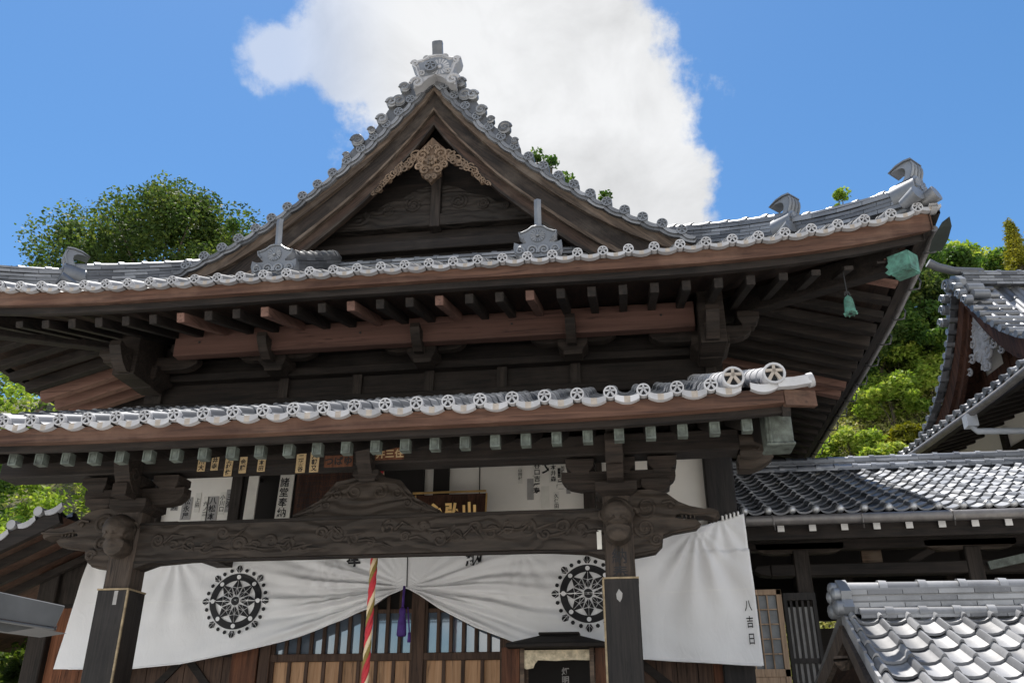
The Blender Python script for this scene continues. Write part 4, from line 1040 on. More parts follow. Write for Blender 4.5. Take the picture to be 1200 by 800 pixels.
curt = root('white_curtain', 'long white curtain with two black wheel crests, gathered up before the doors', 'curtain', (XC, 9.52, 2.2))
nx, nz = 300, 74
rows = []
xs = [-6.26 + (1.24 + 6.26) * i / nx for i in range(nx + 1)]
for j in range(nz + 1):
    q = j / nz; row = []
    for x in xs:
        zb = lerp_tab(CB, x); zt = cur_top(x); z = zt + (zb - zt) * q
        xx = x + .10 * (3.7 - z) * .12 * max(0, min(1, (x - .6) / .6)) - .13 * (3.7 - z) * max(0, min(1, (-5.6 - x) / .66))
        row.append((xx, cur_y(x, z), z))
    rows.append(row)
m = MB(); m.grid(rows); cl = mk('cloth', m, CLOTH, curt, smooth=True)
sd = cl.modifiers.new('thickness', 'SOLIDIFY'); sd.thickness = .004; sd.offset = 1
CSEAM = plain('cloth_seam', (.82, .82, .82), .8, .03, 10, bst=0)
def on_cur(pts2, yo=.012): return [V((x, cur_y(x, z) - yo, z)) for x, z in pts2]
m = MB()
for zc_ in (2.995,):
    for (a, b) in ((-6.2, -2.72), (-2.1, 1.22)):
        pts = [a + (b - a) * i / 90 for i in range(91)]; pts = [p for p in pts if lerp_tab(CB, p) < zc_ - .03]
        if len(pts) > 2: m.grid([on_cur([(p, zc_ + .008) for p in pts]), on_cur([(p, zc_ - .008) for p in pts])])
mk('seam', m, CSEAM, curt, smooth=True)
m = MB(); pts = xs[::2]; m.tube([V((x, cur_y(x, lerp_tab(CB, x) + .006) - .004, lerp_tab(CB, x) + .003)) for x in pts], .009, 6); mk('hem', m, CLOTH, curt, smooth=True)
m = MB(); m.tube([V((GX + .01 - .01 * t, cur_y(GX, GZ + .08 * t) - .014, GZ + .44 * t)) for t in [k / 6 for k in range(7)]], .006, 5); mk('gather_cord', m, INK, curt)
def wheel(cx, cz, R):
    m = MB()
    def poly(ps, yo=.013):
        b = len(m.v); m.v.extend(V((cx + x * R, cur_y(cx + x * R, cz + z * R) - yo, cz + z * R)) for x, z in ps); m._f(*range(b, b + len(ps)))
    def ring(r0, r1, n=72, yo=.012):
        a = [[V((cx + cos(2 * pi * k / n) * r * R, cur_y(cx + cos(2 * pi * k / n) * r * R, cz + sin(2 * pi * k / n) * r * R) - yo, cz + sin(2 * pi * k / n) * r * R)) for k in range(n + 1)] for r in (r0, (r0 + r1) / 2, r1)]
        m.grid(a)
    ring(.575, .765)
    def rot(ps, a): return [(x * cos(a) - y * sin(a), x * sin(a) + y * cos(a)) for x, y in ps]
    for k in range(8):
        a = k * pi / 4
        for s in (1, -1):   # each spoke is a two-sided petal split by fine white lines
            poly(rot([(.135, .008 * s), (.225, .070 * s), (.34, .012 * s), (.22, .008 * s)], a)); poly(rot([(.235, .078 * s), (.385, .145 * s), (.355, .018 * s)], a)); poly(rot([(.372, .010 * s), (.40, .140 * s), (.585, .030 * s), (.585, .008 * s)], a))
            poly(rot([(.80, .008 * s), (.80, .050 * s), (.905, .105 * s), (.905, .085 * s), (.82, .010 * s)], a)); poly(rot([(.835, .010 * s), (.915, .080 * s), (.97, .055 * s), (1.0, .008 * s)], a))
        for j in (1, 2):
            aa = a + pi / 4 * (j / 3); poly([(cos(aa) * .865 + .058 * cos(t), sin(aa) * .865 + .058 * sin(t)) for t in [2 * pi * q / 6 + aa for q in range(6)]])
    ring(.0, .12, 24)
    m.mi = 1
    for k in range(8):   # pale dots on the rim, cloth showing through
        a = k * pi / 4; poly([(cos(a) * .67 + .062 * cos(t), sin(a) * .67 + .062 * sin(t)) for t in [2 * pi * q / 14 for q in range(14)]], .0165)
    mk('wheel_crest', m, [INK, CLOTH], curt)
wheel(-4.40, 2.99, .395); wheel(-.46, 2.995, .395)
for ch, x, z in (('奉', -3.06, 3.425), ('納', -1.70, 3.395)):
    t = text_mb(ch, .19, (x, 9.42, z), EX, EZ, .03)
    for p in t.v: p.y = cur_y(p.x, p.z) - .012
    mk('brush_character', t, INK, curt)
t = text_mb('八吉日', .12, (1.17, 9.3, 2.83), EX, EZ, .01, True, 1.35)
for p in t.v: p.x = 1.17 + (p.x - 1.17) * .6; p.y = cur_y(p.x, p.z) - .014
mk('brush_character', t, INK, curt)
m = MB()
for k in range(5): m.tube([(1.01 + .042 * k, cur_y(1.0, 3.74) - .02, 3.72 + .011 * k), (1.012 + .042 * k, cur_y(1.0, 3.74) - .025, 3.765 + .011 * k), (1.014 + .042 * k, cur_y(1.0, 3.74) + .03, 3.78 + .011 * k)], .012, 6)
mk('hanging_loop', m, WHITEP, curt, smooth=True)
tas = root('purple_tassel', 'purple cord and tassel hanging where the white curtain is gathered up', 'tassel', (-2.45, 9.40, 2.6))
m = MB(); m.tube([(-2.45, 9.38, 3.10), (-2.452, 9.37, 2.98), (-2.455, 9.375, 2.88)], .014, 7); mk('cord', m, PURPLE, tas, smooth=True)
m = MB(); m.lathe([(.012, .30), (.032, .28), (.036, .24), (.028, .22), (.045, .15), (.052, .02), (.045, 0)], (-2.455, 9.375, 2.58), EZ, 12); mk('tuft', m, PURPLE, tas, smooth=True)
m = MB(); m.tube([(-2.40, 9.38, 2.88), (-2.37, 9.38, 2.62)], .008, 6); m.tube([(-2.37, 9.38, 2.62), (-2.37, 9.38, 2.52)], [.014, .02], 8); mk('small_tuft', m, PURPLE, tas, smooth=True)

# ------------------------------------------------------------------ bell rope: three twisted strands, red, white-gold and olive
rp = root('bell_rope', 'thick twisted red, cream and olive bell rope hanging under the porch beam', 'rope', (-2.335, 7.8, .9))
RC = [plain('red_rope_cloth', (.50, .035, .045), .75, .15, 30), plain('cream_rope_cloth', (.62, .50, .33), .75, .12, 30), plain('olive_rope_cloth', (.22, .16, .04), .75, .2, 30), plain('red_rope_cloth_deep', (.42, .03, .04), .75, .15, 30)]
for k in range(4):
    m = MB(); pts = []
    for i in range(150):
        z = 4.0 - i * .0208; a = z * 2 * pi / .36 + k * pi / 2; pts.append((-2.335 + .016 * cos(a) - .012 * (3.1 - z), 7.8 + .016 * sin(a), z))
    m.tube(pts, .0185, 8); mk('rope_strand', m, RC[k], rp, smooth=True)

# ------------------------------------------------------------------ framed tablet, hanging boards
tb = root('framed_tablet', 'dark framed tablet with gilt characters hung above the cross beam', 'tablet', (-1.95, 9.4, 3.62))
m = MB(); R_ = Matrix.Rotation(radians(-12), 3, 'X'); m.box((-1.97, 9.38, 3.86), (.80, .03, .50), R_); mk('board', m, DKBROWN, tb)
m = MB(); m.box((-1.97, 9.31, 4.105), (.84, .022, .016), R_); m.box((-1.56, 9.36, 3.86), (.016, .022, .5), R_); m.box((-2.38, 9.36, 3.86), (.016, .022, .5), R_); mk('gilt_edge', m, GOLD, tb)
m = MB(); rr = random.Random(3)
for ch, x in (('心', -2.13), ('弘', -1.93), ('山', -1.74)):
    t = text_mb(ch, .17, (x, 9.325, 3.90), EX, V((0, -.21, .978)).normalized(), .05); m.add(t)
mk('gilt_characters', m, GOLD, tb)
def vboard(name, label, x0, x1, z0, z1, mt, txt, ink, y=9.42, tilt=0, bold=.03, ts=None, cat='board', tz=0):
    b = root(name, label, cat, ((x0 + x1) / 2, y, z0))
    m = MB(); m.prism([(x0 + tilt, z1), (x1 + tilt * .6, z1), (x1, z0), (x0, z0)], (0, y, 0), EX, EZ, (0, .025, 0)); mk('panel', m, mt, b)
    m = MB(); xc = (x0 + x1) / 2; m.b2(xc - .02, xc + .02, y + .025, 9.66, z1 - .1, z1 - .06); mk('hanger', m, WY, b)
    if txt:
        ts = ts or (x1 - x0) * .85; mk('lettering', text_mb(txt, ts, (xc - .0, y - .003, z1 - ts * .7 - tz), EX, EZ, bold, True), ink, b)
vboard('hanging_board', 'blank pale vertical board hung left of the lettered white board', -4.43, -4.30, 3.62, 4.50, PAPER, '', INK, tilt=.02)
vboard('hanging_board', 'white vertical board with black brush lettering, second from the left', -4.05, -3.87, 3.62, 4.50, PAPER, '諸堂奉納', INK, tilt=.03, ts=.115, bold=.02, tz=.10)
vboard('inscribed_board', 'wide black board with rows of faint carved characters, left of the frog-leg strut', -3.82, -3.06, 3.62, 4.46, DKBROWN, '', INK)
ib = [o for o in COL.objects if o.name == 'inscribed_board'][0]
m = MB(); rr = random.Random(9)
chs = '奉納寄進施主山川田村上下中本大小木林金石'
for i in range(13): m.add(text_mb(''.join(rr.choice(chs) for _ in range(11)), .062, (-3.77 + .057 * i, 9.417, 4.42), EX, EZ, 0, True))
mk('lettering', m, INK, ib)

# ------------------------------------------------------------------ small wooden lamp shrine standing under the porch
sh = root('lamp_shrine', 'small dark wooden cabinet with hipped roof and peeling pale lintel before the curtain', 'cabinet', (-.75, 8.9, .55))
m = MB(); xa, xb, zr, ze = -1.20, -.27, 2.515, 2.415
b = len(m.v); m.v += [V(p) for p in ((xa, 8.5, ze), (xb, 8.5, ze), (xb, 9.3, ze), (xa, 9.3, ze), (-.90, 8.82, zr), (-.56, 8.82, zr), (-.56, 8.98, zr), (-.90, 8.98, zr))]
for q in ((0, 1, 5, 4), (1, 2, 6, 5), (2, 3, 7, 6), (3, 0, 4, 7), (4, 5, 6, 7), (3, 2, 1, 0)): m._f(*[b + i for i in q])
m.b2(xa - .01, xb + .01, 8.49, 9.31, ze - .04, ze); m.b2(-.93, -.53, 8.8, 9.0, zr, zr + .025); rf = mk('roof', m, WX, sh, bevel=.006)
m = MB(); m.b2(-1.09, -1.05, 8.62, 8.66, .55, 2.38); m.b2(-.43, -.39, 8.62, 8.66, .55, 2.38); m.b2(-1.09, -1.05, 9.15, 9.19, .55, 2.38); m.b2(-.43, -.39, 9.15, 9.19, .55, 2.38); mk('corner_stick', m, WEATH, sh)
m = MB(); m.prism([(-1.05, 2.36), (-.43, 2.36), (-.43, 2.265), (-.60, 2.27), (-.75, 2.262), (-.92, 2.27), (-.95, 2.235), (-.965, 2.20), (-1.03, 2.19), (-1.05, 2.20)], (0, 8.63, 0), EX, EZ, (0, .03, 0)); mk('peeling_lintel', m, ASH, sh)
m = MB(); m.b2(-1.07, -.41, 9.14, 9.17, .55, 2.36); m.b2(-1.07, -.41, 8.66, 9.16, .55, 1.5); mk('back_panel', m, DARKIN, sh)
for x0, x1 in ((-1.27, -1.10), (-.38, -.24)): m = MB().b2(x0, x1, 8.66, 8.70, .55, 2.39); mk('side_door', m, RUSTW, sh)
mk('lettering', text_mb('灯明', .075, (-.70, 9.135, 2.20), EX, EZ, .03, True), GREYP, sh)
m = MB(); m.b2(-.80, -.58, 9.0, 9.1, 1.5, 1.95); m.tube([(-.69, 9.05, 1.95), (-.69, 9.05, 2.05)], .03, 8); mk('candle_box', m, WBLK, sh)

# ------------------------------------------------------------------ wind bells under the two eave corners
def wind_bell(x, y, zt, label):
    k = .74; zb = zt - .30; r_ = root('wind_bell', label, 'bell', (x, y, zb), 'wind bells under the eave corners')
    m = MB(); prof = [(.078, 0), (.082, .01), (.074, .02), (.067, .12), (.058, .20), (.044, .24), (.018, .258), (.012, .27)]
    m.lathe([(r * k, h * k) for r, h in prof], (x, y, zb), EZ, 14)
    for q in range(8): a = q * pi / 4; m.tube([(x + .058 * cos(a), y + .058 * sin(a), zb + .005), (x + .057 * cos(a), y + .057 * sin(a), zb - .014)], [.014, .004], 5)
    mk('bell_body', m, COPPER, r_, smooth_angle=40)
    m = MB(); m.tube([(x, y, zb + .19), (x, y, zt + .22)], .006, 6); m.tube([(x - .025, y, zb + .2), (x - .015, y, zb + .24), (x + .015, y, zb + .24), (x + .025, y, zb + .2)], .007, 6); mk('hook', m, BLACKM, r_)
    m = MB(); m.tube([(x, y, zb + .15), (x, y, zb + .02)], .005, 6); m.lathe([(.018, -.015), (.018, .015)], (x, y, zb + .01), EZ, 10); mk('clapper', m, BLACKM, r_)
wind_bell(2.27, 7.9, 5.66, 'green copper wind bell hanging under the right upper eave corner')
wind_bell(-7.12, 7.9, 5.70, 'green copper wind bell at the far left edge, half cut off by the picture')
# ------------------------------------------------------------------ roofed corridor to the right of the hall
ann = root('roofed_corridor', 'long open corridor with low grey tiled roof and white rafter ends, right of the hall', 'building', (4.5, 11.5, 0))
AX0, AX1 = 1.28, 9.0
def S_a(u, t): return V((u, 9.95 + t, 3.90 + .40 * t + .012 * t * t))
mb = MB(); n = int((AX1 - AX0) / .262); tiles(mb, S_a, [(AX0 + i * .262, AX0 + (i + 1) * .262, 0, 3.05) for i in range(n)], .235, SANG, .026)
ar = mk('roof', mb, TILEA, ann, smooth_angle=40)
mb = MB(); mb.grid([[V((AX0, 13.0, 5.22)), V((AX1, 13.0, 5.22))], [V((AX0, 16.2, 3.9)), V((AX1, 16.2, 3.9))]]); mk('back_roof', mb, TILE, ann)
mb = MB(); ridge(mb, [(AX0, 13.0, 5.20), (AX1, 13.0, 5.20)], .26, 3, .05, .07, .3); mk('ridge', mb, TILEA, ar, smooth_angle=40)
mb = MB(); ridge(mb, [(AX0, 12.75, 5.13), (AX1, 12.75, 5.13)], .10, 1, .04, .06, .26); mk('ridge_foot', mb, TILEA, ar, smooth_angle=40)
bead = mk('eave_bead', MB().lathe([(.045, .06), (.048, .0), (.03, -.022), (.001, -.03)], (0, 0, 0), (0, 1, 0), 12), TILEB, ar, smooth=True, origin=(0, 0, 0))
for i in range(n):
    p = V((AX0 + (i + .13) * .262, 9.95, 3.935))
    if i == 0: bead.location = p - WLOC[ar]; WLOC[bead] = p
    else: cp(bead, ar, p)
m = MB(); m.tube([(AX0 + .02, 9.86, 3.80), (AX1, 9.86, 3.80)], .058, 10); gt = mk('gutter', m, GUTT, ann, smooth_angle=40)
for k in range(9):
    x = 1.6 + .95 * k; m = MB(); m.tube([(x, 10.0, 3.86), (x, 9.86, 3.862), (x, 9.80, 3.83), (x + .0, 9.80, 3.74), (x + .02, 9.88, 3.70)], .008, 5); mk('gutter_hook', m, GUTT, gt)
m = MB().b2(AX0, AX1, 10.02, 10.10, 3.62, 3.80); mk('eave_board', m, WX, ann)
re0 = None
for i in range(22):
    x = 1.70 + .345 * i
    if re0 is None:
        re0 = mk('rafter_end', MB().beam((0, 0, 0), (0, 2.9, 1.16), .075, .085), WY, ann, origin=(0, 0, 0)); p = V((x, 10.0, 3.745)); re0.location = p - WLOC[ann]; WLOC[re0] = p; ro = re0
        cap = mk('white_end', MB().b2(-.037, .037, -.012, .002, -.044, .042), WHITEP, re0, origin=(0, 0, 0)); cap.location = (0, 0, 0); 
    else: ro = cp(re0, ann, (x, 10.0, 3.745)); c2 = cap.copy(); COL.objects.link(c2); c2.parent = ro
m = MB(); m.grid([[V((AX0, 10.1, 3.83)), V((AX1, 10.1, 3.83))], [V((AX0, 13.0, 5.02)), V((AX1, 13.0, 5.02))]]); mk('soffit_boards', m, SOFF, ann)
m = MB().b2(1.62, AX1, 10.55, 10.72, 3.30, 3.44); m.prism([(0, .0), (-.12, .02), (-.2, .07), (-.16, .13), (0, .14)], (1.62, 10.55, 3.30), EX, EZ, (0, .17, 0)); mk('tie_beam', m, WX, ann, bevel=.012)
m = MB().b2(1.3, AX1, 10.56, 10.70, 3.60, 3.74); mk('wall_plate', m, WX, ann, bevel=.01)
for x in (1.98, 3.88, 5.8, 7.7):
    m = MB().b2(x - .09, x + .09, 10.54, 10.72, 0, 3.6); mk('post', m, WZ, ann, bevel=.012)
    m = MB(); arm(m, (x, 10.62, 3.62), 1.0, .12, .12); mk('bracket_arm', m, CARV2, ann)
m = MB(); m.beam((3.2, 10.66, 3.44), (3.75, 10.66, 3.72), .05, .07); mk('brace', m, WX, ann)
m = MB(); m.beam((4.0, 10.5, 3.36), (5.4, 10.3, 3.62), .05, .09); mk('green_rail', m, COPPERD, ann)
m = MB().b2(2.75, 2.98, 10.9, 10.95, 3.50, 3.72); mk('pale_board', m, WEATH, ann)
m = MB().b2(AX0, AX1, 14.9, 15.0, 3.3, 4.3); m.b2(AX0, AX1, 12.2, 12.3, 3.62, 4.6); mk('back_wall', m, DARKIN, ann)
for x in (2.4, 3.1, 4.5, 6.0): m = MB().b2(x - .06, x + .06, 13.2, 13.32, 0, 3.7); mk('inner_post', m, WZ, ann)
m = MB().b2(2.3, AX1, 12.25, 12.35, 0, 2.9); mk('rear_wall', m, WX, ann)
# pale latticed sliding door and dark slatted window
dr = root('lattice_door', 'pale wooden sliding door with paned glass, half hidden by the right end of the curtain', 'door', (1.45, 10.3, 0.4))
m = MB(); x0, x1 = 1.14, 1.66
m.b2(x0, x0 + .06, 10.28, 10.32, .4, 3.12); m.b2(x1 - .06, x1, 10.28, 10.32, .4, 3.12); m.b2(x0, x1, 10.28, 10.32, 3.06, 3.12); m.b2(x0, x1, 10.28, 10.32, 2.20, 2.28); m.b2(x0, x1, 10.29, 10.31, .4, 2.2); mk('frame', m, PALEW, dr, bevel=.004)
m = MB(); 
for k in range(1, 4): x = x0 + .06 + .40 * k / 4; m.b2(x - .007, x + .007, 10.285, 10.31, 2.28, 3.06)
for k in range(1, 5): z = 2.28 + .78 * k / 5; m.b2(x0 + .06, x1 - .06, 10.287, 10.308, z - .006, z + .006)
mk('glazing_bars', m, PALEW, dr)
m = MB().b2(x0 + .06, x1 - .06, 10.312, 10.317, 2.28, 3.06); mk('glass_pane', m, plain('dusty_door_glass', (.13, .14, .15), .25, .3, 6, spec=.4, bst=0), dr)
sw = root('slatted_window', 'black slatted window grille beside the pale lattice door', 'window', (1.95, 10.45, 1.5))
m = MB(); m.b2(1.70, 2.06, 10.44, 10.50, 3.02, 3.10); m.b2(1.70, 1.74, 10.44, 10.50, 1.5, 3.02); m.b2(2.02, 2.06, 10.44, 10.50, 1.5, 3.02); m.b2(1.74, 2.02, 10.455, 10.49, 2.35, 2.40); mk('frame', m, WBLK, sw)
for k in range(4): x = 1.785 + .063 * k; m = MB().b2(x - .013, x + .013, 10.46, 10.485, 1.5, 3.02); mk('slat', m, WBLK, sw)
m = MB().b2(1.74, 2.02, 10.49, 10.494, 1.5, 2.95); mk('grey_pane', m, GREYP, sw)
# hanging lamp under the corridor eave
# ------------------------------------------------------------------ small tiled roof in the right foreground
GATE_BASE = V((2.847, 6.095, 0.2))
def gsm(p):   # drawn round (3.6, 7.9) at full size, set down on its own base at three quarters
    return V((GATE_BASE.x + (p[0] - 3.6) * .7715, GATE_BASE.y + (p[1] - 7.9) * .7715, GATE_BASE.z + p[2] * .7715 if p[2] > .3 else p[2]))
def gmk(name, mb, *a, **k):   # this small structure is laid out at full size; its real size is about three quarters
    mb.v = [gsm(p) for p in mb.v]; return mk(name, mb, *a, **k)
gt = root('small_tiled_gate', 'small low gate with a bright silver tiled roof in the right foreground', 'gate', (2.8, 6.1, 0))
def S_g(u, t):
    q = 1.80 + u; fl = -.14 * (1 - t / 1.9) * math.exp(-u * 2.2)
    return V((q + fl, 6.62 + t, 1.965 + .47 * t + .015 * t * t))
mb = MB(); SG2 = [(0, .014), (.05, .045), (.11, .060), (.18, .056), (.24, .03), (.30, .004), (.45, -.010), (.65, -.013), (.85, -.006), (1, .014)]
tiles(mb, S_g, [(i * .222, (i + 1) * .222, 0, 1.75) for i in range(19)], .235, SG2, .028)
gr = gmk('roof', mb, TILEG, gt, smooth_angle=45)
mb = MB(); mb.grid([[V((1.75, 8.4, 2.83)), V((6.0, 8.4, 2.83))], [V((1.6, 10.0, 2.05)), V((6.0, 10.0, 2.05))]]); gmk('back_roof', mb, TILEG, gt)
mb = MB(); ridge(mb, [(1.84, 8.36, 2.80), (6.0, 8.36, 2.80)], .26, 4, .055, .075, .34); 
gmk('ridge', mb, TILEG, gr, smooth_angle=40)
mb = MB(); ridge(mb, [(1.88, 8.2, 2.755), (6.0, 8.2, 2.755)], .09, 1, .035, .06, .28); gmk('ridge_foot', mb, TILEG, gr, smooth_angle=40)
mb = MB(); c = V((1.80, 8.36, 2.80)); 
mb.prism([(-.16, 0), (-.2, .06), (-.15, .13), (-.17, .2), (-.08, .27), (0, .32), (.08, .27), (.17, .2), (.15, .13), (.2, .06), (.16, 0)], c - EX * .05, V((0, -1, 0)), EZ, EX * .09)
for y, z, R in ((-.12, .06, .07), (.12, .06, .07), (-.09, .18, .06), (.09, .18, .06), (0, .24, .06)): mb.lathe([(R, 0), (R, .06), (R * .7, .08), (.01, .09)], c + V((-.04, y, z)), V((-1, 0, 0)), 10)
gmk('ridge_ornament', mb, ONI, gr, smooth_angle=40)
for i in range(19):
    p = S_g((i + .12) * .222, 0) + V((0, -.01, .035))
    o = cp(bead, gr, gsm(p), .85)
# left verge: stepped edge tiles and boards below
mb = MB()
for k in range(8):
    a = S_g(0, 1.75 * k / 8); b = S_g(0, 1.75 * (k + 1) / 8); o_ = V((-.02, 0, .02 + .012)); mb.sweep([a + o_, b + V((-.02, 0, .012))], [(-.01, -.13), (.015, -.13), (.015, .02), (-.01, .02)], EX, EZ)
gmk('verge_tiles', mb, TILEG, gr)
m = MB(); m.beam((1.60, 6.7, 1.84), (1.76, 8.36, 2.66), .05, .14); m.beam((1.60, 9.9, 1.95), (1.76, 8.36, 2.66), .05, .14); gmk('barge_board', m, POSTW, gt)
m = MB(); m.grid([[V((1.66, 6.68, 1.88)), V((6, 6.68, 1.88))], [V((1.8, 8.36, 2.70)), V((6, 8.36, 2.70))], [V((1.6, 9.9, 1.95)), V((6, 9.9, 1.95))]]); gmk('soffit_boards', m, SOFF, gt)
for y in (7.1, 8.3, 9.4): m = MB(); m.b2(1.95, 2.1, y - .07, y + .07, 0, 2.0 + (.5 if y == 8.3 else .1)); gmk('post', m, POSTW, gt, bevel=.01)
m = MB(); m.beam((1.72, 7.0, 1.90), (1.72, 9.5, 1.90), .10, .14); m.b2(1.68, 6.0, 7.0, 7.14, 1.86, 1.98); gmk('tie_beam', m, POSTW, gt, bevel=.01)
m = MB(); m.b2(2.02, 2.06, 7.14, 9.4, .0, 1.85); m.b2(2.0, 6.0, 7.05, 7.1, 0, 1.86); gmk('wall_boards', m, RUSTW, gt)
m = MB(); m.tube([(1.72, 8.30, 2.36), (1.70, 8.28, 2.44)], [.05, .09], 12); m.tube([(1.70, 8.28, 2.44), (1.70, 8.28, 2.46)], [.09, .085], 12); gmk('bracket_lamp', m, POSTW, gt)

# ------------------------------------------------------------------ second hall on the right, gable end towards us
H2 = root('second_hall', 'white plastered hall with brown gable and grey tiled roof at the right edge', 'temple hall', (8.5, 15.5, 0))
O2 = V((5.98, 12.7, 0)); EA = V((-.13, .9915, 0)); EB = V((.9915, .13, 0))
def W2(a, b, z): return O2 + EA * a + EB * b + V((0, 0, z))
def S_h(a, t): return W2(a, t, 6.62 + .5 * t + .03 * t * t + .16 * (max(0, abs(a - 2.9) - 1.5) / 3) ** 2)
mb = MB(); A0, A1 = -2.4, 6.2; n = int((A1 - A0) / .26)
tiles(mb, S_h, [(A0 + i * .26, A0 + (i + 1) * .26, 0, 1.9) for i in range(n)], .27)
G2 = [(0, 9.62), (.4, 8.98), (.8, 8.48), (1.2, 8.10), (1.6, 7.80), (2.1, 7.52), (2.75, 7.25)]
AP = 3.1
def W2g(a, b, z): return W2(a, b + .34, z)   # the gable stands a little further in
for sg in (1, -1):
    def S_r(u, t, sg=sg):  # u along the ridge, t up from foot
        d = 2.75 - t; return W2g(AP + sg * d, u, lerp_tab(G2, d))
    nn = 26; tiles(mb, S_r, [(.72 + i * .26, .72 + (i + 1) * .26, 0, 2.74) for i in range(nn)], .27)
h2r = mk('roof', mb, TILE, H2, smooth_angle=40)
mb = MB()
for i in range(n):
    a = A0 + (i + .5) * .26; p = S_h(a, 0); mb.tube([p + V((0, 0, .03)) - EB * .05, p + V((0, 0, .05)) + EB * .1], .058, 12); wave_band(mb, S_h(a + .13, 0), .17, out=-EB, side=EA)
mk('eave_tile_ends', mb, TILE, h2r, smooth_angle=40)
mb = MB()
for sg in (1, -1):
    d = .1
    while d < 2.75:
        z = lerp_tab(G2, d); mb.tube([W2g(AP + sg * d, .62, z + .05), W2g(AP + sg * d, 1.35, z + .05)], .066, 10)
        e = .25 / sqrt(1 + ((lerp_tab(G2, d + .1) - z) / .1) ** 2); mb.beam(W2g(AP + sg * (d + e * .1), .68, lerp_tab(G2, d + e * .1) - .0), W2g(AP + sg * (d + e * .9), .68, lerp_tab(G2, d + e * .9)), .1, .04); d += e
mk('verge_tiles', mb, TILE, h2r, smooth_angle=40)
mb = MB(); ridge(mb, [W2g(AP, .85, 9.60), W2g(AP, 9, 9.60)], .30, 4, .07, .09, .4); mb.tube([W2g(AP, 1.3, 9.94), W2g(AP, .75, 9.97), W2g(AP, .45, 10.06), W2g(AP, .28, 10.16)], [.09, .085, .085, .09], 12); mk('ridge', mb, TILE, h2r, smooth_angle=40)
mb = MB(); c = W2g(AP, .66, 9.50)
mb.prism([(-.30, -.25), (-.36, -.1), (-.26, .02), (-.30, .14), (-.16, .28), (0, .36), (.16, .28), (.30, .14), (.26, .02), (.36, -.1), (.30, -.25), (0, .05)], c, -EA, EZ, EB * .12)
for k, (a, z, R) in enumerate(((0, .14, .14), (-.25, -.02, .09), (.25, -.02, .09), (-.34, -.22, .10), (.34, -.22, .10), (-.5, -.42, .09), (.5, -.42, .09))):
    mb.lathe([(R, 0), (R, .12), (R * .8, .14)], c - EB * .0 + EA * a + EZ * z, -EB, 12); mb.spiral(c - EB * .15 + EA * a + EZ * z, R * .9, 1.4, .025, EA, EZ); 
    if abs(a) > .3: mb.lathe([(R, 0), (R, .3)], c + EB * .05 + EA * a + EZ * (z + .12), EB, 12)
mk('peak_ornament', mb, ONI, h2r, smooth_angle=40)
mb = MB(); ridge(mb, [W2g(AP - 1.0 - d, 2.1, lerp_tab(G2, 1.0 + d) + .05) for d in (0, .4, .9, 1.6)], .24, 5, .05, .08); mk('descending_ridge', mb, TILE, h2r, smooth_angle=40)
m = MB()
for sg in (1, -1):
    for b0, o0, o1 in ((.78, .05, .42), (.86, .40, .58)):
        rows = [[], [], [], []]
        for i in range(19):
            d = 2.95 * i / 18; z = lerp_tab(G2, d) - max(0, d - 2.75) * .4
            for r, (bb, o) in enumerate(((b0, o0), (b0, o1), (b0 + .09, o1), (b0 + .09, o0))): rows[r].append(W2g(AP + sg * d, bb, z - o))
        rows.append(rows[0]); m.grid(rows)
mk('barge_board', m, DKBROWN, H2)
m = MB(); m.grid([[W2g(AP + s * d, b, lerp_tab(G2, d) - .12) for s, d in ((-1, 2.75), (-1, 1.6), (-1, .8), (1, 0), (1, .8), (1, 1.6), (1, 2.75))] for b in (.8, 7)]); mk('gable_soffit', m, DKBROWN, H2)
m = MB(); m.prism([(s * d, lerp_tab(G2, d) - .15) for s, d in ((-1, 2.75), (-1, 1.6), (-1, .8), (1, 0), (1, .8), (1, 1.6), (1, 2.75))] + [(2.75, 6.9), (-2.75, 6.9)], W2g(AP, 1.42, 0), EA, EZ, EB * .1); mk('gable_wall', m, PLAST, H2)
m = MB(); m.beam(W2g(AP - 2.6, 1.38, 7.2), W2g(AP + 2.6, 1.38, 7.2), .1, .2); m.beam(W2g(AP - 1.35, 1.38, 7.95), W2g(AP + 1.35, 1.38, 7.95), .1, .18); m.beam(W2g(AP, 1.36, 7.1), W2g(AP, 1.36, 9.2), .1, .2, up=(0, 1, 0))
for s in (-1, 1): m.beam(W2g(AP + s * .95, 1.37, 7.1), W2g(AP + s * .95, 1.37, 8.2), .08, .16, up=(0, 1, 0))
mk('gable_beams', m, DKBROWN, H2)
m = MB(); zc = 8.90
for sg in (1, -1):
    for (a, z, R, r) in ((.13, -.12, .13, .028), (.26, -.38, .17, .034), (.16, -.72, .16, .034), (.42, -.66, .12, .026), (.60, -.86, .10, .022), (.06, -.98, .10, .024)): m.spiral(W2g(AP + sg * a, .93, zc + z), R, 1.4, r, EA, EZ, sgn=sg, flat=1.2)
m.prism([(0, .15), (.2, -.2), (.3, -.55), (.15, -.85), (0, -1.05), (-.15, -.85), (-.3, -.55), (-.2, -.2)], W2g(AP, .92, zc), EA, EZ, EB * .07); mk('carved_pendant', m, plain('grey_weathered_carving', (.30, .29, .29), .8, .35, 9), H2, smooth_angle=50)
m = MB()
pl = [W2(A0 - 3, 1.42, 0), W2(A1 - .9, 1.42, 0)]
m.beam(pl[0] + EZ * 3.45, pl[1] + EZ * 3.45, .1, 6.9); mk('front_wall', m, PLAST, H2)
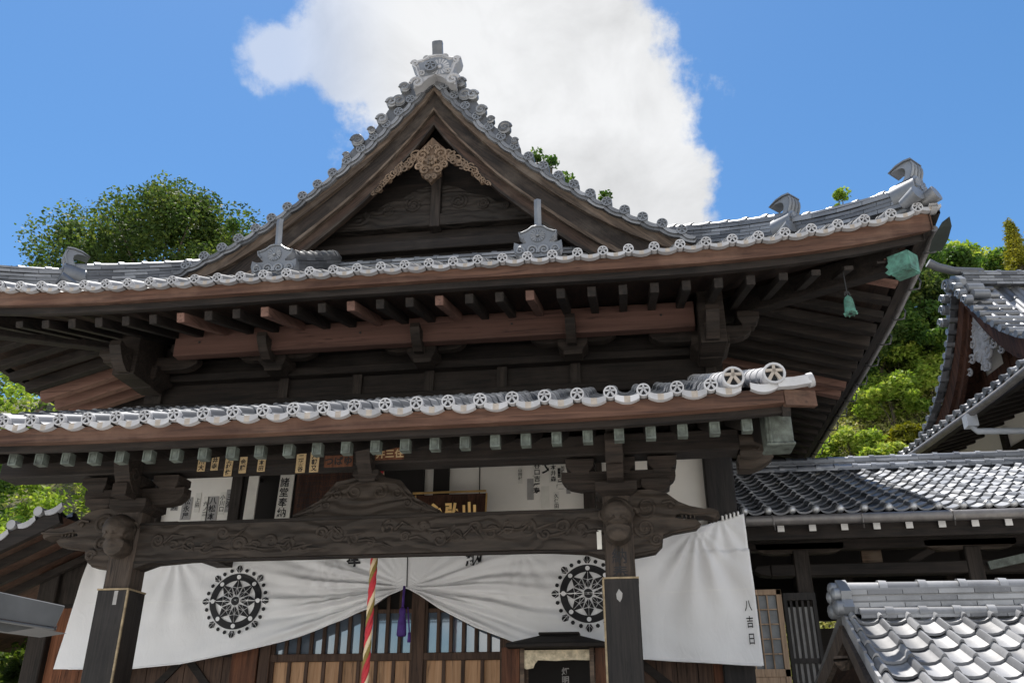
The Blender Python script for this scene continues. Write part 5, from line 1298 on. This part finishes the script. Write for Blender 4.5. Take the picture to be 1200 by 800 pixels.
m = MB(); p = W2(A1 - .9, 5.5, 3.4); m.beam(W2(A1 - .9, 1.42, 3.4), W2(A1 - .9, 9, 3.4), .1, 6.8); m.beam(W2(A0 - 3, 1.42, 3.4), W2(A0 - 3, 9, 3.4), .1, 6.8); m.beam(W2(A0 - 3, 9, 3.4), W2(A1 - .9, 9, 3.4), .1, 6.8); mk('side_walls', m, PLAST, H2)
m = MB()
for a in (-2, .2, 1.6, 3.2, 5.2): m.beam(W2(a, 1.36, 0), W2(a, 1.36, 6.7), .16, .12, up=tuple(EA))
for z in (5.35, 6.25): m.beam(W2(A0 - 3, 1.35, z), W2(A1 - .9, 1.35, z), .12, .16)
mk('wall_timbers', m, WX, H2)
m = MB(); m.grid([[W2(a, b, 6.55 + .35 * b - .05) for a in (A0, A1)] for b in (.05, 1.5)]); mk('soffit_boards', m, SOFF, H2)
m = MB(); m.beam(W2(A0, .08, 6.50), W2(A1, .08, 6.50), .1, .12); mk('eave_fascia', m, WX, H2)
for i in range(24): a = A0 + .2 + .36 * i; m = MB(); m.beam(W2(a, .1, 6.50), W2(a, 1.45, 6.88), .08, .09); mk('eave_rafter', m, WX, H2)
m = MB(); pts = [W2(A0 + (A1 - A0) * i / 12, -.10, 6.44 + .16 * (max(0, abs(A0 + (A1 - A0) * i / 12 - 2.9) - 1.5) / 3) ** 2) for i in range(13)]; m.tube(pts, .062, 10); g2 = mk('eave_gutter', m, GUTT, H2, smooth_angle=40)
m = MB(); q = W2(1.62, -.10, 6.40); m.tube([q + EZ * .03, q - EZ * .16, q - EZ * .26 + EB * .06 - EA * .03, W2(1.2, .9, 6.02), W2(1.0, 1.30, 5.92), W2(1.0, 1.32, 5.0), W2(1.0, 1.32, 0)], .052, 10); m.box(q - EZ * .08, (.17, .2, .2)); mk('downpipe', m, plain('grey_painted_pipe', (.36, .38, .41), .4, .1, 8), g2, smooth_angle=40)

# ------------------------------------------------------------------ lean-to at the left
LT = root('side_lean_to', 'small lean-to roof with a reddish board wall at the left end of the hall', 'lean-to', (-7.2, 9.2, 0))
def S_l(u, t): return V((-8.5 + t, u, 2.74 + .44 * t + .01 * t * t))
mb = MB(); tiles(mb, S_l, [(8.45 + i * .26, 8.71 + i * .26, 0, 2.35) for i in range(12)], .27); lr = mk('roof', mb, TILED, LT, smooth_angle=40)
mb = MB()
for k in range(9):
    a = S_l(8.45, .28 * k); b = S_l(8.45, .28 * k + .28); sd = (b - a).normalized(); up = EYN.cross(sd); up = up if up.z > 0 else -up
    wave_band(mb, (a + b) / 2 + up * .02, .20, .065, side=sd, up=up, thick=.03); mb.tube([a + up * .04 + V((0, -.05, 0)), a + up * .04 + V((0, .25, 0))], [.052, .048], 12)
mk('verge_tiles', mb, TILEW, lr, smooth_angle=40)
m = MB(); m.beam((-8.5, 8.47, 2.63), (-6.05, 8.47, 3.76), .07, .16); mk('verge_board', m, WX, LT)
m = MB(); m.grid([[V((-8.5, 8.45, 2.66)), V((-6.05, 8.45, 3.77))], [V((-8.5, 11.5, 2.66)), V((-6.05, 11.5, 3.77))]]); mk('soffit_boards', m, FASC, LT)
for y in (8.75, 9.15, 9.55): m = MB(); m.beam((-8.4, y, 2.62), (-6.0, y, 3.70), .06, .08); mk('rafter', m, WX, LT)
m = MB().b2(-6.95, -6.72, 9.62, 9.85, 0, 3.6); mk('corner_post', m, WZ, LT, bevel=.012)
for k in range(4): x = -6.72 + .215 * k; m = MB().b2(x + .003, x + .212, 9.72, 9.76, 0, 3.0 + .0); mk('wall_board', m, REDW, LT)
for k in range(3): x = -6.72 + .29 * k; m = MB().b2(x + .003, x + .286, 9.70, 9.76, 3.02, 3.75); mk('wall_board', m, WZ if k == 0 else REDW, LT)
m = MB().b2(-6.72, -5.86, 9.69, 9.775, 2.985, 3.03); mk('wall_rail', m, WX, LT)

# ------------------------------------------------------------------ steel hood close to the camera at the left
HD = root('steel_hood', 'shiny stainless steel hood poking in at the left edge, close to the camera', 'metal hood', (-2.3, 2.25, 0))  # metal hood of unidentified use, on an unseen pole
m = MB(); b = len(m.v)
P = [(-2.35, 2.2, 2.09), (-1.50, 2.2, 1.92), (-1.66, 2.42, 1.95), (-2.45, 2.42, 2.10), (-2.35, 2.2, 1.99), (-1.515, 2.2, 1.866), (-1.67, 2.42, 1.90), (-2.45, 2.42, 1.99)]
m.v += [V(p) for p in P]
for q in ((0, 1, 2, 3), (0, 4, 5, 1), (1, 5, 6, 2), (2, 6, 7, 3), (3, 7, 4, 0)): m._f(*[b + i for i in q])
m.sweep([(-2.35, 2.197, 1.985), (-1.512, 2.197, 1.861), (-1.667, 2.423, 1.896)], [(-.004, -.005), (.004, -.005), (.004, .003), (-.004, .003)], V((0, 1, 0)), EZ)
mk('hood', m, STEEL, HD, bevel=.004)
m = MB(); m.prism([(-2.34, 1.985), (-1.60, 1.87), (-1.68, 1.86), (-2.34, 1.94)], (0, 2.24, 0), EX, EZ, (0, .14, 0)); mk('tray', m, BLACKM, HD)
m = MB(); m.tube([(-2.3, 2.25, 0), (-2.3, 2.25, 1.95)], .03, 12); m.lathe([(.12, 0), (.12, .02), (.04, .05)], (-2.3, 2.25, 0), EZ, 16); mk('pole', m, STEEL, HD, smooth_angle=40)

# ------------------------------------------------------------------ trees, shrubs, hillside cover
LEAF_D = leafmat('evergreen_leaf', (.018, .034, .011), (.052, .088, .020), (.15, .18, .035), .42)
LEAF_B = leafmat('bright_leaf', (.08, .15, .022), (.22, .31, .045), (.42, .45, .10), .42)
LEAF_Y = leafmat('yellow_conifer_leaf', (.06, .07, .012), (.19, .19, .02), (.33, .30, .04), .3)
LEAF_G = leafmat('hill_tree_leaf', (.018, .045, .012), (.058, .115, .02), (.17, .23, .04), .42)
COVER = leafmat('hillside_herb', (.09, .13, .02), (.26, .28, .06), (.50, .42, .22), .3)
BARK = plain('grey_brown_bark', (.10, .08, .06), .9, .35, 9, bst=.5)
def leaves_mesh(name, C, size, mat, parent, up=.35, aspect=.55, loc=None):
    n = len(C); d = RNG.normal(size=(n, 3)); d[:, 2] = d[:, 2] * .55 - .15; d /= np.linalg.norm(d, axis=1)[:, None]
    w = RNG.normal(size=(n, 3)); w[:, 2] *= 1 - up; s = np.cross(d, w); s /= np.linalg.norm(s, axis=1)[:, None] + 1e-9
    L = size * RNG.uniform(.6, 1.35, n)[:, None]
    a = C - d * L * .5; b_ = C + s * L * aspect * .5; c = C + d * L * .5; e = C - s * L * aspect * .5
    vv = np.stack([a, b_, c, e], 1).reshape(-1, 3)
    org = np.array(loc if loc is not None else C.mean(0)); vv = vv - org
    me = bpy.data.meshes.new(name); me.vertices.add(4 * n); me.vertices.foreach_set('co', vv.ravel().astype(np.float32))
    me.loops.add(4 * n); me.loops.foreach_set('vertex_index', np.arange(4 * n, dtype=np.int32)); me.polygons.add(n)
    me.polygons.foreach_set('loop_start', np.arange(0, 4 * n, 4, dtype=np.int32)); me.polygons.foreach_set('loop_total', np.full(n, 4, dtype=np.int32))
    me.update(calc_edges=True); me.validate(); me.materials.append(mat)
    o = bpy.data.objects.new(name, me); COL.objects.link(o); WLOC[o] = V(org)
    if parent is not None: o.parent = parent; o.location = V(org) - WLOC[parent]
    else: o.location = org
    return o
def crown_pts(c, r, ncl, n, clr, seed, shell=.55, flat=.85):
    g = np.random.default_rng(seed); v = g.normal(size=(ncl, 3)); v /= np.linalg.norm(v, axis=1)[:, None]
    v[:, 2] = np.where(v[:, 2] < -.35, -v[:, 2], v[:, 2])
    rad = shell + (1 - shell) * g.random(ncl) ** .6; cc = np.array(c) + v * rad[:, None] * np.array(r)
    cr = clr * g.uniform(.55, 1.25, ncl); k = g.integers(0, ncl, n)
    u = g.normal(size=(n, 3)); u /= np.linalg.norm(u, axis=1)[:, None]; q = g.random(n) ** .45
    return cc[k] + u * (q * cr[k])[:, None] * np.array([1, 1, flat]), cc
def tree(name, label, cat, base, h, r, n, leaf, mat, seed, group=None, ncl=70, clr=None, zc=.62, rz=.40):
    b = V(base); t = root(name, label, cat, base, group)
    c = (b.x, b.y, b.z + h * zc); rr = (r, r, h * rz)
    P_, cc = crown_pts(c, rr, ncl, n, clr or r * (.27 if ncl < 100 else .20), seed); leaves_mesh('crown', P_, leaf, mat, t)
    m = MB(); rw = max(.05, h * .022); rnd = random.Random(seed)
    top = V((c[0] + rnd.uniform(-.1, .1) * r, c[1], c[2] + h * .12)); m.tube([b - V((0, 0, .3)), b.lerp(top, .35) + V((rnd.uniform(-.05, .05) * r, 0, 0)), b.lerp(top, .7), top], [rw * 1.25, rw, rw * .7, rw * .25], 8)
    for k in range(0, ncl, max(1, ncl // 16)):
        p = V(cc[k]); s = b.lerp(top, rnd.uniform(.35, .85)); m.tube([s, s.lerp(p, .5) + V((0, 0, .05 * h)), p], [rw * .45, rw * .25, rw * .06], 5)
    mk('trunk', m, BARK, t, smooth=True); return t
def hz(x, y): return hill_z(x, y)
# big evergreen behind the roof at the left: overlapping boughs
T = [('broad_tree', 'broad dark evergreen tree behind the roof on the left, lit from above', 'tree', (-18.3, 29, hz(-18.3, 29)), 21.4 - hz(-18.3, 29), 5.1, 70000, .155, LEAF_D, 1, 150),
     ('broad_tree', 'lower evergreen tree adjoining the big one, at the far left over the roof', 'tree', (-23.0, 29.5, hz(-23, 29.5)), 19.6 - hz(-23, 29.5), 2.6, 24000, .155, LEAF_D, 2, 70),
     ('slender_tree', 'small bright tree top peeking out just left of the gable foot', 'tree', (-14.3, 27, hz(-14.3, 27)), 20.0 - hz(-14.3, 27), 1.0, 2500, .16, LEAF_G, 3, 14),
     ('slender_tree', 'sparse leafy tree top showing above the right slope of the gable', 'tree', (-2.75, 32, hz(-2.75, 32)), 26.1 - hz(-2.75, 32), 1.3, 2000, .18, LEAF_G, 4, 16),
     ('slender_tree', 'lower leafy tree top beside the sparse one above the gable slope', 'tree', (-1.0, 32, hz(-1.0, 32)), 24.6 - hz(-1, 32), 1.2, 2600, .18, LEAF_G, 5, 14),
     ('slender_tree', 'pale thin tree top peeking over the right hip ridge', 'tree', (9.6, 33, hz(9.6, 33)), 23.5 - hz(9.6, 33), 1.15, 2200, .16, LEAF_B, 6, 12),
     ]
for (nm, lb, ct, ba, hh, rr, n, lf, mt, sd, ncl) in T: tree(nm, lb, ct, ba, hh, rr, n, lf, mt, sd, ncl=ncl)
HT = [(11.4, 34, 21.6, 2.3, LEAF_G, 'bright rounded tree right of the upper eave corner, its top against the sky'), (15.6, 38, 22.2, 2.6, LEAF_B, 'yellowish green tree below the golden conifer'), (9.7, 31.5, 18.2, 1.9, LEAF_G, 'tree just right of the copper corner cap'),
      (11.6, 32, 18.3, 2.0, LEAF_D, 'dark tree in the middle of the right hillside'), (13.6, 35, 20.6, 2.2, LEAF_G, 'tree above the ridge of the second hall'), (9.6, 31, 16.0, 1.7, LEAF_D, 'dark low tree beside the right eave gutter'), (18.5, 38, 21.5, 3.0, LEAF_G, 'tree at the right edge behind the second hall'), (11.2, 31, 16.4, 1.7, LEAF_G, 'lowest tree of the right hillside beside the second hall')]
for i, (x, y, top, r, mt, lb) in enumerate(HT): tree('hillside_tree', lb, 'tree', (x, y, hz(x, y)), top - hz(x, y), r, 15000, .18, mt, 20 + i, 'trees on the right hillside', 46, zc=.55, rz=.46)
# golden conifer
cf = root('golden_conifer', 'yellow green pointed conifer against the sky at the upper right', 'conifer', (16.4, 33, hz(16.4, 33)))
g_ = np.random.default_rng(77); zt = 21.3; pts = []
for k in range(60):
    q = k / 59; z = zt - .3 - 5.5 * q; R = .06 + 1.5 * q
    for j in range(7):
        a = g_.random() * 6.28; L = R * g_.uniform(.6, 1.15); n = 38
        s = g_.random(n) ** .7; p = np.stack([16.4 + np.cos(a) * L * s, 33 + np.sin(a) * L * s, z - .25 * L * s + .45 * L * s * s], 1) + g_.normal(size=(n, 3)) * .07; pts.append(p)
leaves_mesh('crown', np.concatenate(pts), .14, LEAF_Y, cf, aspect=.35)
m = MB(); m.tube([(16.4, 33, hz(16.4, 33) - .3), (16.4, 33, 18), (16.4, 33, 21.3)], [.2, .14, .02], 8); mk('trunk', m, BARK, cf)
# shrubs
def shrub(x, y, top, r, mt, lb, seed, n=3500, leaf=.13, grp=None, nm='leafy_shrub', z0=None):
    zb = hz(x, y) if z0 is None else z0; h = top - zb; t = root(nm, lb, 'shrub', (x, y, zb), grp)
    P_, cc = crown_pts((x, y, zb + h * .40), (r, r, h * .56), 26, n, r * .34, seed, .45); leaves_mesh('foliage', P_, leaf, mt, t, up=.2, aspect=.42)
    m = MB()
    for k in range(0, 26, 4): m.tube([V((x, y, zb - .2)), V((x, y, zb)).lerp(V(cc[k]), .4) + V((0, 0, .05)), V((x, y, zb)).lerp(V(cc[k]), .75)], [.03, .018, .005], 5)
    mk('stems', m, BARK, t)
SH = [(8.2, 27.6, .9, 1.0, LEAF_B, 'bright green shrub low on the right hillside, beside the gutter'), (9.3, 29.6, 2.3, 1.2, LEAF_B, 'tall bright shrub in the middle of the right hillside'), (11.0, 30.5, 2.0, 1.2, LEAF_B, 'bright shrub left of the second hall gable'), (8.6, 31.0, 2.0, 1.1, LEAF_G, 'darker green shrub above the grassy patch'), (10.2, 27.8, .8, .9, LEAF_B, 'shrub low beside the second hall eave'), (7.4, 28.5, 1.1, 1.0, LEAF_B, 'shrub half hidden behind the hall eave'),
      (10.2, 31.2, 2.4, 1.2, LEAF_B, 'feathery bright shrub below the dark hillside trees'), (12.2, 31.5, 2.2, 1.2, LEAF_B, 'bright shrub just behind the second hall gable'), (9.2, 28.2, 1.0, .8, LEAF_Y, 'yellowish low shrub on the grassy slope'), (10.9, 29.0, 1.1, .8, LEAF_Y, 'yellowish low shrub nearer the second hall')]
for i, (x, y, tp, r, mt, lb) in enumerate(SH): shrub(x, y, hz(x, y) + tp, r, mt, lb, 50 + i, 5000, .17, grp='shrubs on the right hillside')
SL = [(-13.2, 16.5, 9.7, 1.6, LEAF_B, 'bright green shrub above the lower roof at the left edge', .13), (-11.2, 16.0, 8.3, 1.3, LEAF_B, 'bright shrub beside the hall under the left eave', .13), (-15.2, 17.5, 11.9, 2.6, LEAF_D, 'dark shrub behind the bright ones at the left edge', .15), (-10.2, 13.2, 5.6, 1.3, LEAF_B, 'feathery bright shrub over the lean-to roof', .10), (-11.7, 13.0, 5.9, 1.4, LEAF_B, 'feathery bright shrub at the left edge over the lean-to roof', .10), (-9.0, 12.8, 4.9, .9, LEAF_B, 'small bright shrub just behind the lean-to verge', .10),
      (-8.9, 11.0, 2.3, .8, LEAF_G, 'shrub under the lean-to roof at the lower left edge', .10), (-8.6, 11.4, 3.4, .8, LEAF_D, 'dark shrub in the shade under the lean-to roof', .10), (-12.5, 15.0, 7.2, 1.5, LEAF_G, 'mid green shrub between the left roofs', .13), (-8.4, 10.5, 2.9, .55, LEAF_B, 'sunlit shrub beside the red boards at the lower left', .10)]
for i, (x, y, tp, r, mt, lb, lf) in enumerate(SL): shrub(x, y, tp, r, mt, lb, 80 + i, 5000, lf, 'shrubs at the left of the hall')
# ground cover of the hillside
g_ = np.random.default_rng(5); n = 60000; X = np.concatenate([g_.uniform(3, 15, n), g_.uniform(-32, -7, n // 2)]); Y = np.concatenate([19 + 14 * g_.random(n), 13 + 14 * g_.random(n // 2) ** 1.2])
Z = np.array([hill_z(x, y) for x, y in zip(X, Y)]) + g_.random(len(X)) ** 1.5 * .6
o = leaves_mesh('hillside_grass', np.stack([X, Y, Z], 1), .16, COVER, None, up=.1, aspect=.4); o['kind'] = 'stuff'; o['label'] = 'tangled green and straw coloured undergrowth on the hillside'
